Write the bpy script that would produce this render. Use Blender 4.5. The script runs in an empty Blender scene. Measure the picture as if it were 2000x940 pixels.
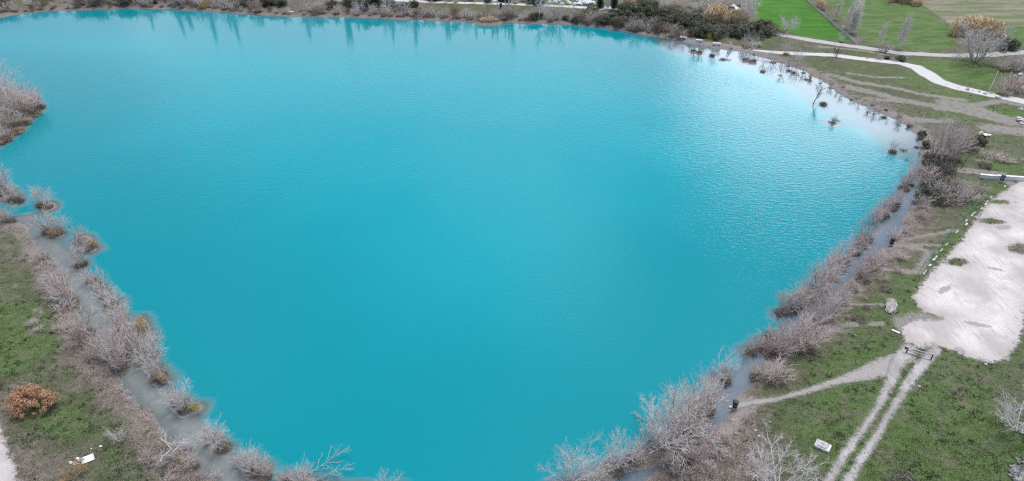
import bpy, math, random
import numpy as np
from mathutils import Vector

scene = bpy.context.scene
COL = scene.collection
R = math.radians
rng = np.random.default_rng(7)
random.seed(7)

# ------------------------------------------------------------------ camera, sky, sun, exposure
PW, PH, FOC = 2000.0, 940.0, 1376.0
PITCH, CAMH = R(34.0), 60.0
cam_d = bpy.data.cameras.new("camera")
cam = bpy.data.objects.new("camera", cam_d)
COL.objects.link(cam)
cam.location = (0, 0, CAMH)
cam.rotation_euler = (math.pi / 2 - PITCH, 0, 0)
cam_d.sensor_fit = 'HORIZONTAL'
cam_d.sensor_width = 36.0
cam_d.lens = 36.0 * FOC / PW
cam_d.clip_start = 0.5
cam_d.clip_end = 12000
scene.camera = cam

SUN_AZ, SUN_EL = R(38.0), R(74.0)          # azimuth measured from +Y (away from the camera) towards +X
sun_d = bpy.data.lights.new("sun", 'SUN')
sun_d.energy = 1.75
sun_d.angle = R(20)
sun_d.color = (1.0, 0.945, 0.88)
sun = bpy.data.objects.new("sun", sun_d)
COL.objects.link(sun)
sdir = Vector((math.sin(SUN_AZ) * math.cos(SUN_EL), math.cos(SUN_AZ) * math.cos(SUN_EL), math.sin(SUN_EL)))
sun.rotation_euler = (-sdir).to_track_quat('-Z', 'Y').to_euler()

world = bpy.data.worlds.new("World")
scene.world = world
world.use_nodes = True
wn, wl = world.node_tree.nodes, world.node_tree.links
wn.clear()


def N(nodes, typ, **kw):
    n = nodes.new(typ)
    for k, v in kw.items():
        if k == 'inp':
            for kk, vv in v.items():
                n.inputs[kk].default_value = vv
        else:
            setattr(n, k, v)
    return n


out = N(wn, 'ShaderNodeOutputWorld')
sky = N(wn, 'ShaderNodeTexSky')
sky.sky_type = 'NISHITA'
sky.sun_disc = False
sky.sun_elevation = SUN_EL
sky.sun_rotation = SUN_AZ
bg1 = N(wn, 'ShaderNodeBackground', inp={'Strength': 0.12})
wl.new(sky.outputs[0], bg1.inputs[0])
tc = N(wn, 'ShaderNodeTexCoord')
# cloud deck: noise on the sky direction flattened towards the horizon
sep = N(wn, 'ShaderNodeSeparateXYZ')
wl.new(tc.outputs['Generated'], sep.inputs[0])
zc = N(wn, 'ShaderNodeMath', operation='MAXIMUM', inp={1: 0.06})
wl.new(sep.outputs['Z'], zc.inputs[0])
zz = N(wn, 'ShaderNodeMath', operation='ADD', inp={1: 0.25})
wl.new(zc.outputs[0], zz.inputs[0])
dx = N(wn, 'ShaderNodeMath', operation='DIVIDE')
dy = N(wn, 'ShaderNodeMath', operation='DIVIDE')
wl.new(sep.outputs['X'], dx.inputs[0]); wl.new(zz.outputs[0], dx.inputs[1])
wl.new(sep.outputs['Y'], dy.inputs[0]); wl.new(zz.outputs[0], dy.inputs[1])
cmb = N(wn, 'ShaderNodeCombineXYZ')
wl.new(dx.outputs[0], cmb.inputs[0]); wl.new(dy.outputs[0], cmb.inputs[1])
cn = N(wn, 'ShaderNodeTexNoise', inp={'Scale': 1.5, 'Detail': 6.0, 'Roughness': 0.55})
wl.new(cmb.outputs[0], cn.inputs['Vector'])
cr = N(wn, 'ShaderNodeMapRange', inp={'From Min': 0.46, 'From Max': 0.66, 'To Min': 0.0, 'To Max': 0.7})
cr.interpolation_type = 'SMOOTHSTEP'
wl.new(cn.outputs['Fac'], cr.inputs['Value'])
# a bright bank of cloud low on the far right side of the lake
gl_dir = Vector((math.sin(R(24)) * math.cos(R(17)), math.cos(R(24)) * math.cos(R(17)), math.sin(R(17))))
dot = N(wn, 'ShaderNodeVectorMath', operation='DOT_PRODUCT')
nrm = N(wn, 'ShaderNodeVectorMath', operation='NORMALIZE')
wl.new(tc.outputs['Generated'], nrm.inputs[0])
wl.new(nrm.outputs[0], dot.inputs[0])
dot.inputs[1].default_value = gl_dir
glow = N(wn, 'ShaderNodeMapRange', inp={'From Min': 0.978, 'From Max': 0.996, 'To Min': 0.0, 'To Max': 1.0})
glow.interpolation_type = 'SMOOTHSTEP'
wl.new(dot.outputs['Value'], glow.inputs['Value'])
# the whole far side of the sky is brighter than the side behind the camera
broad = N(wn, 'ShaderNodeMapRange', inp={'From Min': 0.45, 'From Max': 0.97, 'To Min': 1.0, 'To Max': 1.5})
wl.new(dot.outputs['Value'], broad.inputs['Value'])
gstr = N(wn, 'ShaderNodeMath', operation='MULTIPLY_ADD', inp={1: 1.9})
wl.new(glow.outputs[0], gstr.inputs[0]); wl.new(broad.outputs[0], gstr.inputs[2])
bg2 = N(wn, 'ShaderNodeBackground', inp={'Color': (0.78, 0.905, 1.0, 1)})
wl.new(gstr.outputs[0], bg2.inputs['Strength'])
low = N(wn, 'ShaderNodeMapRange', inp={'From Min': 0.47, 'From Max': 0.27, 'To Min': 0.0, 'To Max': 0.85})
low.interpolation_type = 'SMOOTHSTEP'
wl.new(sep.outputs['Z'], low.inputs['Value'])                # cloud thickens towards the horizon on the sunny side
side = N(wn, 'ShaderNodeMapRange', inp={'From Min': 0.45, 'From Max': 0.93, 'To Min': 0.15, 'To Max': 1.0})
wl.new(dot.outputs['Value'], side.inputs['Value'])
lowm = N(wn, 'ShaderNodeMath', operation='MULTIPLY')
wl.new(low.outputs[0], lowm.inputs[0]); wl.new(side.outputs[0], lowm.inputs[1])
cadd = N(wn, 'ShaderNodeMath', operation='MAXIMUM')
wl.new(cr.outputs[0], cadd.inputs[0]); wl.new(lowm.outputs[0], cadd.inputs[1])
cfac = N(wn, 'ShaderNodeMath', operation='ADD', use_clamp=True)
wl.new(cadd.outputs[0], cfac.inputs[0]); wl.new(glow.outputs[0], cfac.inputs[1])
wm = N(wn, 'ShaderNodeMixShader')
wl.new(cfac.outputs[0], wm.inputs[0]); wl.new(bg1.outputs[0], wm.inputs[1]); wl.new(bg2.outputs[0], wm.inputs[2])
wl.new(wm.outputs[0], out.inputs[0])

scene.view_settings.view_transform = 'Standard'
scene.view_settings.look = 'None'
scene.view_settings.exposure = 0.68
scene.view_settings.gamma = 1.0
scene.view_settings.use_curve_mapping = False
scene.cycles.use_denoising = False
scene.cycles.filter_width = 1.2
scene.cycles.max_bounces = 6
scene.cycles.transparent_max_bounces = 12
scene.cycles.caustics_reflective = False
scene.cycles.caustics_refractive = False

# ------------------------------------------------------------------ surveying: photo pixel -> point on the ground
SP, CP = math.sin(PITCH), math.cos(PITCH)


def P(px, py, z=0.0):
    u, v = (px - PW / 2) / FOC, (py - PH / 2) / FOC
    d = (CAMH - z) / (SP + v * CP)
    return np.array((u * d, d * (CP - v * SP)))


def depth_of(p):
    return p[1] * CP + CAMH * SP


def poly(pts):
    return np.array([P(*q) for q in pts])


def seg_dist(X, Y, a, b):
    dx_, dy_ = b[0] - a[0], b[1] - a[1]
    L = dx_ * dx_ + dy_ * dy_ + 1e-12
    t = np.clip(((X - a[0]) * dx_ + (Y - a[1]) * dy_) / L, 0, 1)
    return np.hypot(X - a[0] - t * dx_, Y - a[1] - t * dy_)


def line_dist(X, Y, pl):
    d = np.full(np.shape(X), 1e9)
    if len(pl) == 1:
        return np.hypot(X - pl[0][0], Y - pl[0][1])
    for i in range(len(pl) - 1):
        d = np.minimum(d, seg_dist(X, Y, pl[i], pl[i + 1]))
    return d


def poly_sd(X, Y, pg):
    """signed distance, positive inside"""
    d = np.full(np.shape(X), 1e9)
    ins = np.zeros(np.shape(X), bool)
    n = len(pg)
    for i in range(n):
        a, b = pg[i], pg[(i + 1) % n]
        d = np.minimum(d, seg_dist(X, Y, a, b))
        c = ((a[1] > Y) != (b[1] > Y))
        den = (b[1] - a[1]) if abs(b[1] - a[1]) > 1e-9 else 1e-9
        ins ^= c & (X < (b[0] - a[0]) * (Y - a[1]) / den + a[0])
    return np.where(ins, d, -d)


_tab = np.random.default_rng(3).random((256, 256))


def vnoise(X, Y, s, seed=0):
    X = np.asarray(X) / s + seed * 17.3; Y = np.asarray(Y) / s + seed * 9.1
    xi, yi = np.floor(X).astype(int), np.floor(Y).astype(int)
    fx, fy = X - xi, Y - yi
    fx, fy = fx * fx * (3 - 2 * fx), fy * fy * (3 - 2 * fy)
    g = lambda a, b: _tab[a & 255, b & 255]
    return (g(xi, yi) * (1 - fx) + g(xi + 1, yi) * fx) * (1 - fy) + (g(xi, yi + 1) * (1 - fx) + g(xi + 1, yi + 1) * fx) * fy


def sstep(a, b, x):
    t = np.clip((x - a) / (b - a), 0, 1)
    return t * t * (3 - 2 * t)


LAKE = poly([(-260, 380), (-60, 408), (15, 430), (48, 442), (75, 490), (108, 545), (148, 605), (168, 660), (205, 715), (238, 748),
             (268, 785), (325, 838), (362, 872), (388, 905), (430, 960), (520, 1010), (800, 1040), (1080, 1020), (1230, 960), (1330, 905),
             (1405, 822), (1440, 770), (1500, 705), (1565, 650), (1618, 590), (1650, 552), (1700, 512), (1738, 476), (1768, 430), (1790, 388),
             (1806, 345), (1796, 300), (1792, 262), (1762, 240), (1722, 224), (1682, 206), (1650, 190), (1622, 171), (1602, 156), (1572, 140),
             (1530, 125), (1485, 111), (1440, 100), (1390, 92), (1340, 84), (1300, 75), (1250, 67), (1200, 59), (1150, 52), (1100, 48), (1000, 46),
             (900, 43), (800, 39), (700, 35), (600, 34), (500, 30), (420, 23), (350, 19), (250, 17), (150, 20), (100, 22), (50, 26), (0, 34),
             (-110, 46), (-300, 80), (-420, 200)])
LAND_PATCHES = [poly([(-330, 140), (-50, 165), (30, 180), (72, 195), (84, 212), (62, 235), (40, 255), (15, 278), (-10, 292), (-330, 320)]),
                poly([(-90, 348), (0, 360), (25, 372), (48, 386), (44, 398), (20, 398), (0, 392), (-90, 384)])]
BARS = [([(88, 398), (94, 408)], 1.5), ([(98, 450), (114, 460)], 1.7), ([(158, 468), (178, 490)], 1.5), ([(150, 508), (162, 520)], 1.2),
        ([(178, 545), (205, 575), (225, 600)], 1.0), ([(232, 625), (258, 665), (285, 705), (312, 742)], 1.9), ([(276, 625), (297, 668)], 0.7),
        ([(350, 793), (362, 806)], 1.3), ([(384, 800)], 0.8), ([(420, 868), (436, 878)], 1.4), ([(480, 913), (502, 925)], 1.5),
        ([(560, 945), (640, 962), (760, 968)], 1.7), ([(1085, 960), (1160, 950)], 2.0), ([(1190, 925), (1240, 905), (1290, 880)], 1.6),
        ([(1290, 880), (1340, 840), (1372, 800)], 1.7), ([(1410, 745)], 1.4), ([(1462, 690), (1500, 668)], 1.3), ([(1525, 614), (1560, 608)], 1.4),
        ([(1570, 590), (1604, 572)], 1.3), ([(1615, 545), (1650, 508)], 1.3), ([(1670, 495), (1692, 468)], 1.2), ([(1718, 425), (1745, 400)], 1.2),
        ([(1766, 372), (1778, 352)], 1.0), ([(1742, 298)], 0.8), ([(1626, 240)], 0.8), ([(1606, 204)], 0.7), ([(1525, 148)], 0.6),
        ([(1490, 139)], 0.6), ([(1352, 101), (1366, 104)], 1.2), ([(1390, 110)], 0.7), ([(1410, 115), (1420, 119)], 0.8),
        ([(1455, 119), (1470, 122)], 1.2), ([(1515, 118), (1524, 122)], 1.2), ([(1540, 138), (1556, 147)], .5), ([(938, 46), (970, 47)], 2.6)]
BARS = [(poly(a), r * .55) for a, r in BARS]


def land_sd(X, Y):
    """metres from the waterline, positive on land"""
    wob = (vnoise(X, Y, 3.1, 1) - .5) * 1.1 + (vnoise(X, Y, 0.9, 2) - .5) * .5
    s = -poly_sd(X, Y, LAKE)
    for pg in LAND_PATCHES:
        s = np.maximum(s, poly_sd(X, Y, pg))
    for pl, r in BARS:
        s = np.maximum(s, r - line_dist(X, Y, pl))
    return s + wob


CHANNEL_L = poly([(40, 430), (80, 470), (135, 525), (185, 600), (230, 680), (275, 745), (340, 815), (410, 890), (470, 960), (560, 1010)])
CHANNEL_R = poly([(1240, 960), (1340, 905), (1405, 815), (1470, 735), (1530, 675), (1600, 600), (1660, 530), (1720, 470), (1765, 415), (1790, 370), (1800, 330)])
CHANNEL_R2 = poly([(1780, 268), (1700, 226), (1640, 196), (1590, 160), (1520, 132), (1440, 108), (1340, 88)])


def poly_sd_in(X, Y):
    return -poly_sd(X, Y, LAKE)


def height(X, Y, s=None):
    X, Y = np.asarray(X, float), np.asarray(Y, float)
    s = land_sd(X, Y) if s is None else s
    lump = (vnoise(X, Y, 6, 3) - .5) * .25 + (vnoise(X, Y, 1.7, 4) - .5) * .12 + (vnoise(X, Y, 25, 5) - .5) * .5
    up = .10 + .35 * sstep(0, 1.6, s) + .55 * sstep(1.5, 12, s) + lump * sstep(.2, 4, s)
    deep = .55 * np.clip(-s, 0, 1e3) + .03 * np.clip(-s - 2, 0, 1e3)
    shallow = .10 + .07 * np.clip(-s, 0, 6)
    ch = np.minimum(line_dist(X, Y, CHANNEL_L) - 1.5, line_dist(X, Y, CHANNEL_R) - 1.5)
    k = sstep(0.0, 1.4, ch)
    down = deep * k + np.minimum(shallow, deep) * (1 - k)
    e = -poly_sd_in(X, Y)                                    # the long shelving beach on the right far side
    k2 = sstep(5.0, 19.0, line_dist(X, Y, CHANNEL_R2))
    beach = .06 + .035 * np.clip(e, 0, 40)
    down = -np.minimum(down * k2 + np.minimum(beach, down) * (1 - k2), 5.0)
    return np.where(s > 0, up * sstep(-.02, .3, s), down)


def ground(px, py):
    z = 0.3
    for _ in range(4):
        p = P(px, py, z)
        z = float(height(p[0], p[1]))
    return p[0], p[1], z


def ground_w(px, py):
    x, y, z = ground(px, py)
    return x, y, max(z, -.25)


def m_per_px(px, py):
    p = P(px, py)
    d = depth_of(p)
    dep = PITCH + math.atan((py - PH / 2) / FOC)
    return d / FOC, d / (FOC * math.cos(dep))     # across, upright


# ------------------------------------------------------------------ material helpers
def new_mat(name):
    m = bpy.data.materials.new(name)
    m.use_nodes = True
    m.node_tree.nodes.clear()
    return m, m.node_tree.nodes, m.node_tree.links


class G:
    """small node graph helper"""
    def __init__(s, name):
        s.m, s.n, s.l = new_mat(name)
        s.out = s.n.new('ShaderNodeOutputMaterial')
        s.geo = s.n.new('ShaderNodeNewGeometry')
        s.obj = None

    def link(s, a, b):
        s.l.new(a, b)

    def noise(s, scale, detail=3, rough=.55, vec=None, out='Fac', dist=0.0):
        n = N(s.n, 'ShaderNodeTexNoise', inp={'Scale': scale, 'Detail': detail, 'Roughness': rough, 'Distortion': dist})
        s.l.new(vec if vec is not None else s.geo.outputs['Position'], n.inputs['Vector'])
        return n.outputs[out]

    def stretch(s, x, y, z, vec=None, rot=0.0):
        n = N(s.n, 'ShaderNodeMapping')
        n.inputs['Scale'].default_value = (x, y, z)
        n.inputs['Rotation'].default_value = (0, 0, rot)
        s.l.new(vec if vec is not None else s.geo.outputs['Position'], n.inputs['Vector'])
        return n.outputs[0]

    def voro(s, scale, vec=None, out='Distance'):
        n = N(s.n, 'ShaderNodeTexVoronoi', inp={'Scale': scale})
        s.l.new(vec if vec is not None else s.geo.outputs['Position'], n.inputs['Vector'])
        return n.outputs[out]

    def math(s, op, a, b=None, clamp=False):
        n = N(s.n, 'ShaderNodeMath', operation=op, use_clamp=clamp)
        for i, q in enumerate((a, b)):
            if q is None:
                continue
            if isinstance(q, (int, float)):
                n.inputs[i].default_value = q
            else:
                s.l.new(q, n.inputs[i])
        return n.outputs[0]

    def ramp(s, v, a, b, lo=0.0, hi=1.0, smooth=True):
        n = N(s.n, 'ShaderNodeMapRange', inp={'From Min': a, 'From Max': b, 'To Min': lo, 'To Max': hi})
        if smooth:
            n.interpolation_type = 'SMOOTHSTEP'
        s.l.new(v, n.inputs['Value'])
        return n.outputs[0]

    def mix(s, f, a, b, blend='MIX'):
        n = N(s.n, 'ShaderNodeMix', data_type='RGBA', blend_type=blend)
        for k, q in ((0, f), (6, a), (7, b)):
            if isinstance(q, (int, float)):
                n.inputs[k].default_value = q
            elif isinstance(q, tuple):
                n.inputs[k].default_value = (*q, 1) if len(q) == 3 else q
            else:
                s.l.new(q, n.inputs[k])
        return n.outputs[2]

    def attr(s, name, out='Fac'):
        n = N(s.n, 'ShaderNodeAttribute', attribute_name=name)
        return n.outputs[out]

    def rgb(s, name):
        n = N(s.n, 'ShaderNodeAttribute', attribute_name=name)
        q = N(s.n, 'ShaderNodeSeparateColor')
        s.l.new(n.outputs['Color'], q.inputs[0])
        return q.outputs[0], q.outputs[1], q.outputs[2], n.outputs['Alpha']

    def rand(s):
        if s.obj is None:
            s.obj = s.n.new('ShaderNodeObjectInfo')
        return s.obj.outputs['Random']

    def bump(s, h, strength=.5, distance=.05):
        n = N(s.n, 'ShaderNodeBump', inp={'Strength': strength, 'Distance': distance})
        s.l.new(h, n.inputs['Height'])
        return n.outputs[0]

    def bsdf(s, col, rough=.9, spec=.2, normal=None):
        n = N(s.n, 'ShaderNodeBsdfPrincipled')
        n.inputs['Roughness'].default_value = rough
        n.inputs['Specular IOR Level'].default_value = spec
        if isinstance(col, tuple):
            n.inputs['Base Color'].default_value = (*col, 1)
        else:
            s.l.new(col, n.inputs['Base Color'])
        if normal is not None:
            s.l.new(normal, n.inputs['Normal'])
        return n.outputs[0]

    def done(s, sh):
        s.l.new(sh, s.out.inputs[0])
        return s.m


def simple_mat(name, c1, c2, scale=3.0, rough=.9, spec=.15, var=.25, bump=0.0):
    """two-tone noise with a little brightness variation from object to object"""
    g = G(name)
    tco = N(g.n, 'ShaderNodeTexCoord').outputs['Object']
    f = g.ramp(g.noise(scale, 4, .6, vec=tco), .3, .7)
    c = g.mix(f, c1, c2)
    if var:
        v = g.ramp(g.rand(), 0, 1, 1 - var, 1 + var, False)
        cc = N(g.n, 'ShaderNodeCombineColor')
        for i in range(3):
            g.link(v, cc.inputs[i])
        c = g.mix(1.0, c, cc.outputs[0], 'MULTIPLY')
    nrm_ = g.bump(g.noise(scale * 5, 4, vec=tco), bump, .05) if bump else None
    return g.done(g.bsdf(c, rough, spec, nrm_))


# ------------------------------------------------------------------ mesh / tagging helpers
def mesh_np(name, verts, faces, k):
    """verts (n,3), faces (m,k) index array"""
    me = bpy.data.meshes.new(name)
    verts = np.asarray(verts, np.float32); faces = np.asarray(faces, np.int32)
    me.vertices.add(len(verts)); me.vertices.foreach_set('co', verts.ravel())
    me.loops.add(faces.size); me.loops.foreach_set('vertex_index', faces.ravel())
    me.polygons.add(len(faces))
    me.polygons.foreach_set('loop_start', np.arange(0, faces.size, k, dtype=np.int32))
    me.update(calc_edges=True)
    return me


def add_float(me, name, vals):
    a = me.attributes.new(name, 'FLOAT', 'POINT')
    a.data.foreach_set('value', np.asarray(vals, np.float32).ravel())


def add_color(me, name, rgba):
    a = me.attributes.new(name, 'FLOAT_COLOR', 'POINT')
    a.data.foreach_set('color', np.asarray(rgba, np.float32).ravel())


def smooth(me):
    me.polygons.foreach_set('use_smooth', np.ones(len(me.polygons), bool))


def obj(name, me, mat=None, parent=None):
    o = bpy.data.objects.new(name, me)
    COL.objects.link(o)
    if mat is not None and me is not None and not me.materials:
        me.materials.append(mat)
    if parent is not None:
        o.parent = parent
    return o


def tag(o, label=None, cat=None, group=None, kind=None):
    if label: o['label'] = label
    if cat: o['category'] = cat
    if group: o['group'] = group
    if kind: o['kind'] = kind
    return o


def thing(name, loc, label, cat, rz=0.0, group=None, scale=1.0):
    o = bpy.data.objects.new(name, None)
    COL.objects.link(o)
    o.empty_display_size = .2
    o.location = loc
    o.rotation_euler = (0, 0, rz)
    o.scale = (scale,) * 3 if isinstance(scale, (int, float)) else scale
    return tag(o, label, cat, group)


def copy_thing(proto_parts, name, loc, rz, scale, label, cat, group, tilt=(0, 0)):
    r = thing(name, loc, label, cat, rz, group, scale)
    r.rotation_euler = (tilt[0], tilt[1], rz)
    for pn, me in proto_parts:
        c = bpy.data.objects.new(pn, me)
        COL.objects.link(c)
        c.parent = r
    return r


class MB:
    """collects solid pieces into one mesh"""
    def __init__(s):
        s.v, s.f, s.n = [], [], 0

    def add(s, v, f):
        v = np.asarray(v, float)
        s.v.append(v); s.f += [tuple(int(i) + s.n for i in q) for q in f]; s.n += len(v)

    def box(s, c, size, rz=0.0, rx=0.0, ry=0.0, bevel=0.12):
        hx, hy, hz = (q / 2 for q in size)
        b = min(hx, hy, hz) * bevel * 2
        # bevelled box: three shrunken rings
        pts = []
        for z, k in ((-hz, b), (-hz + b, 0), (hz - b, 0), (hz, b)):
            for sx, sy in ((-1, -1), (1, -1), (1, 1), (-1, 1)):
                pts.append((sx * (hx - k), sy * (hy - k), z))
        v = np.array(pts)
        f = [(3, 2, 1, 0), (12, 13, 14, 15)]
        for r_ in range(3):
            for i in range(4):
                f.append((r_ * 4 + i, r_ * 4 + (i + 1) % 4, r_ * 4 + 4 + (i + 1) % 4, r_ * 4 + 4 + i))
        from mathutils import Euler
        M = np.array(Euler((rx, ry, rz)).to_matrix())
        s.add(v @ M.T + np.array(c), f)

    def tube(s, pts, rad, k=8, cap=True):
        v, f = tube_np(np.array(pts, float), np.array(rad, float) if np.ndim(rad) else np.full(len(pts), rad), k)
        f = [tuple(q) for q in f]
        if cap:
            n = len(v)
            f.append(tuple(range(k))[::-1]); f.append(tuple(range(n - k, n)))
        s.add(v, f)

    def lathe(s, prof, c=(0, 0, 0), k=20):
        v, f = [], []
        for r_, z in prof:
            for i in range(k):
                a = 2 * math.pi * i / k
                v.append((c[0] + r_ * math.cos(a), c[1] + r_ * math.sin(a), c[2] + z))
        for j in range(len(prof) - 1):
            for i in range(k):
                f.append((j * k + i, j * k + (i + 1) % k, (j + 1) * k + (i + 1) % k, (j + 1) * k + i))
        f.append(tuple(range(k))[::-1]); f.append(tuple(range((len(prof) - 1) * k, len(prof) * k)))
        s.add(v, f)

    def rock(s, c, r_, seed=0, flat=.7, sub=10):
        g_ = np.random.default_rng(seed)
        cuts = [(q / np.linalg.norm(q), .55 + .4 * g_.random()) for q in g_.normal(size=(9, 3))]
        v, f, nu, nv = [], [], sub, sub // 2 + 1
        for j in range(nv + 1):
            th = math.pi * j / nv
            for i in range(nu):
                a = 2 * math.pi * i / nu
                q = np.array((math.sin(th) * math.cos(a), math.sin(th) * math.sin(a), math.cos(th)))
                k_ = 1.0
                for d_, o_ in cuts:
                    t = q @ d_
                    if t > 1e-3:
                        k_ = min(k_, o_ / t)
                q = q * k_ * (1 + .05 * g_.normal())
                v.append((c[0] + q[0] * r_[0], c[1] + q[1] * r_[1], c[2] + q[2] * r_[2]))
        for j in range(nv):
            for i in range(nu):
                f.append((j * nu + i, (j + 1) * nu + i, (j + 1) * nu + (i + 1) % nu, j * nu + (i + 1) % nu))
        s.add(v, f)

    def mesh(s, name):
        me = bpy.data.meshes.new(name)
        me.from_pydata(np.vstack(s.v).tolist(), [], s.f)
        me.update()
        return me

    def build(s, name, mat, parent=None):
        return obj(name, s.mesh(name), mat, parent)


def tube_np(pts, rad, k):
    n = len(pts)
    t = np.empty_like(pts)
    t[1:-1] = pts[2:] - pts[:-2] if n > 2 else t[1:-1]
    t[0] = pts[1] - pts[0]; t[-1] = pts[-1] - pts[-2]
    t /= np.linalg.norm(t, axis=1)[:, None] + 1e-9
    ref = np.where(np.abs(t[:, 2:3]) > .9, np.array([[1., 0, 0]]), np.array([[0., 0, 1]]))
    a = np.cross(t, ref); a /= np.linalg.norm(a, axis=1)[:, None] + 1e-9
    b = np.cross(t, a)
    ang = 2 * np.pi * np.arange(k) / k
    v = pts[:, None, :] + rad[:, None, None] * (np.cos(ang)[None, :, None] * a[:, None, :] + np.sin(ang)[None, :, None] * b[:, None, :])
    j, i = np.meshgrid(np.arange(n - 1), np.arange(k), indexing='ij')
    i2 = (i + 1) % k
    f = np.stack([j * k + i, j * k + i2, (j + 1) * k + i2, (j + 1) * k + i], -1).reshape(-1, 4)
    return v.reshape(-1, 3), f


ORD = ['first', 'second', 'third', 'fourth', 'fifth', 'sixth', 'seventh', 'eighth', 'ninth', 'tenth', 'eleventh', 'twelfth', 'thirteenth',
       'fourteenth', 'fifteenth', 'sixteenth', 'seventeenth', 'eighteenth', 'nineteenth']
TENS = {2: 'twent', 3: 'thirt', 4: 'fort', 5: 'fift', 6: 'sixt', 7: 'sevent', 8: 'eight', 9: 'ninet'}


def ordn(i):
    """0 -> first"""
    n = i + 1
    if n < 20: return ORD[i]
    t, u = divmod(n, 10)
    return TENS[t] + 'ieth' if u == 0 else TENS[t] + 'y-' + ORD[u - 1]


# ------------------------------------------------------------------ ground
def axis(lo, hi, step, far, grow=1.18):
    a = list(np.arange(lo, hi + 1e-6, step))
    s, x = step, a[-1]
    while x < far[1]:
        s *= grow; x += s; a.append(x)
    s, x = step, a[0]
    while x > far[0]:
        s *= grow; x -= s; a.insert(0, x)
    return np.array(a)


GX = axis(-176, 176, .55, (-4000, 4000))
GY = axis(40, 242, .55, (-3000, 5000))
XX, YY = np.meshgrid(GX, GY)
SD = land_sd(XX, YY)
HH = height(XX, YY, SD)
nx, ny = len(GX), len(GY)


def blobs(X, Y, lst):
    """soft patches: (px, py, radius_m, weight)"""
    s = np.zeros(np.shape(X))
    for px, py, r_, w in lst:
        c = P(px, py)
        s += w * np.exp(-(((X - c[0]) ** 2 + (Y - c[1]) ** 2) / (r_ * r_)))
    return s


LUSH = [(1850, 850, 9, .9), (1950, 700, 6, .6), (1780, 900, 8, .6), (1930, 900, 8, .5), (1700, 780, 4, .25), (1620, 830, 6, .45), (1660, 900, 4, .6),
        (1560, 860, 5, .25), (1850, 560, 2.4, .0), (1790, 600, 3.5, .9), (1720, 690, 4, .4), (1640, 720, 5, .3), (1700, 620, 3, .3),
        (1840, 500, 2.5, .9), (1870, 470, 2.5, .9), (1900, 435, 2.5, .9), (1930, 410, 3, .8), (1960, 385, 3, .8), (1815, 535, 2.2, .8), (1790, 570, 2.5, .8),
        (1900, 150, 10, .9), (1860, 135, 7, .6), (1830, 185, 7, .5), (1900, 200, 7, .5), (1860, 235, 4, .6), (1960, 225, 5, .6), (1760, 150, 9, .25),
        (1900, 330, 6, .3), (1970, 330, 5, .5), (1900, 300, 6, .2),
        (20, 620, 7, .8), (10, 690, 6, .9), (60, 660, 5, .5), (20, 540, 6, .35), (120, 760, 4, .3), (90, 850, 4, .6), (150, 830, 3, .4), (250, 920, 5, .6),
        (170, 800, 5, .2), (220, 870, 4, .3), (30, 480, 6, .2), (1480, 85, 5, .4), (1120, 15, 7, .7), (880, 18, 10, .3), (60, 12, 10, .4), (640, 12, 8, .3)]
BRUSH = [(1320, 900, 7, .9), (1400, 860, 5, .9), (1440, 850, 4, .5), (1420, 900, 4, .6), (1250, 935, 5, .8), (1640, 620, 5, .6), (1600, 660, 4, .5), (1700, 560, 5, .5),
         (1760, 500, 6, .4), (1830, 400, 9, .5), (1810, 290, 5, .8), (1880, 330, 9, .4), (1960, 300, 8, .5), (1970, 180, 8, .8),
         (100, 560, 4, .7), (130, 620, 4, .8), (150, 670, 4, .9), (190, 720, 3.5, .8), (230, 780, 3.5, .9), (290, 840, 4, .9), (330, 900, 4, .9), (80, 500, 4, .7),
         (330, 870, 4, .6), (60, 870, 2.5, .7), (50, 920, 3, .9), (90, 940, 3, .7), (30, 440, 4, .6), (100, 610, 5, .4), (240, 700, 3, .5)]
FIELD1 = poly([(1462, -40), (1566, -4), (1602, 30), (1640, 62), (1672, 88), (1600, 82), (1520, 68), (1490, 58), (1470, 30)])
FIELD2 = poly([(1590, -30), (1612, 8), (1660, 60), (1700, 92), (1760, 104), (1840, 108), (1862, 95), (1866, 68), (1830, 42), (1795, 18), (1740, -5), (1700, -30)])
FIELD3 = poly([(1975, 50), (2200, 40), (2200, 105), (1975, 95), (1945, 80)])
FALLOW = poly([(1800, 17), (1838, 44), (1868, 62), (1960, 62), (2300, 50), (2300, -60), (1760, -60), (1790, -10)])
FIELD4 = poly([(1790, 128), (1850, 135), (1945, 150), (1930, 180), (1880, 168), (1830, 152)])
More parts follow.
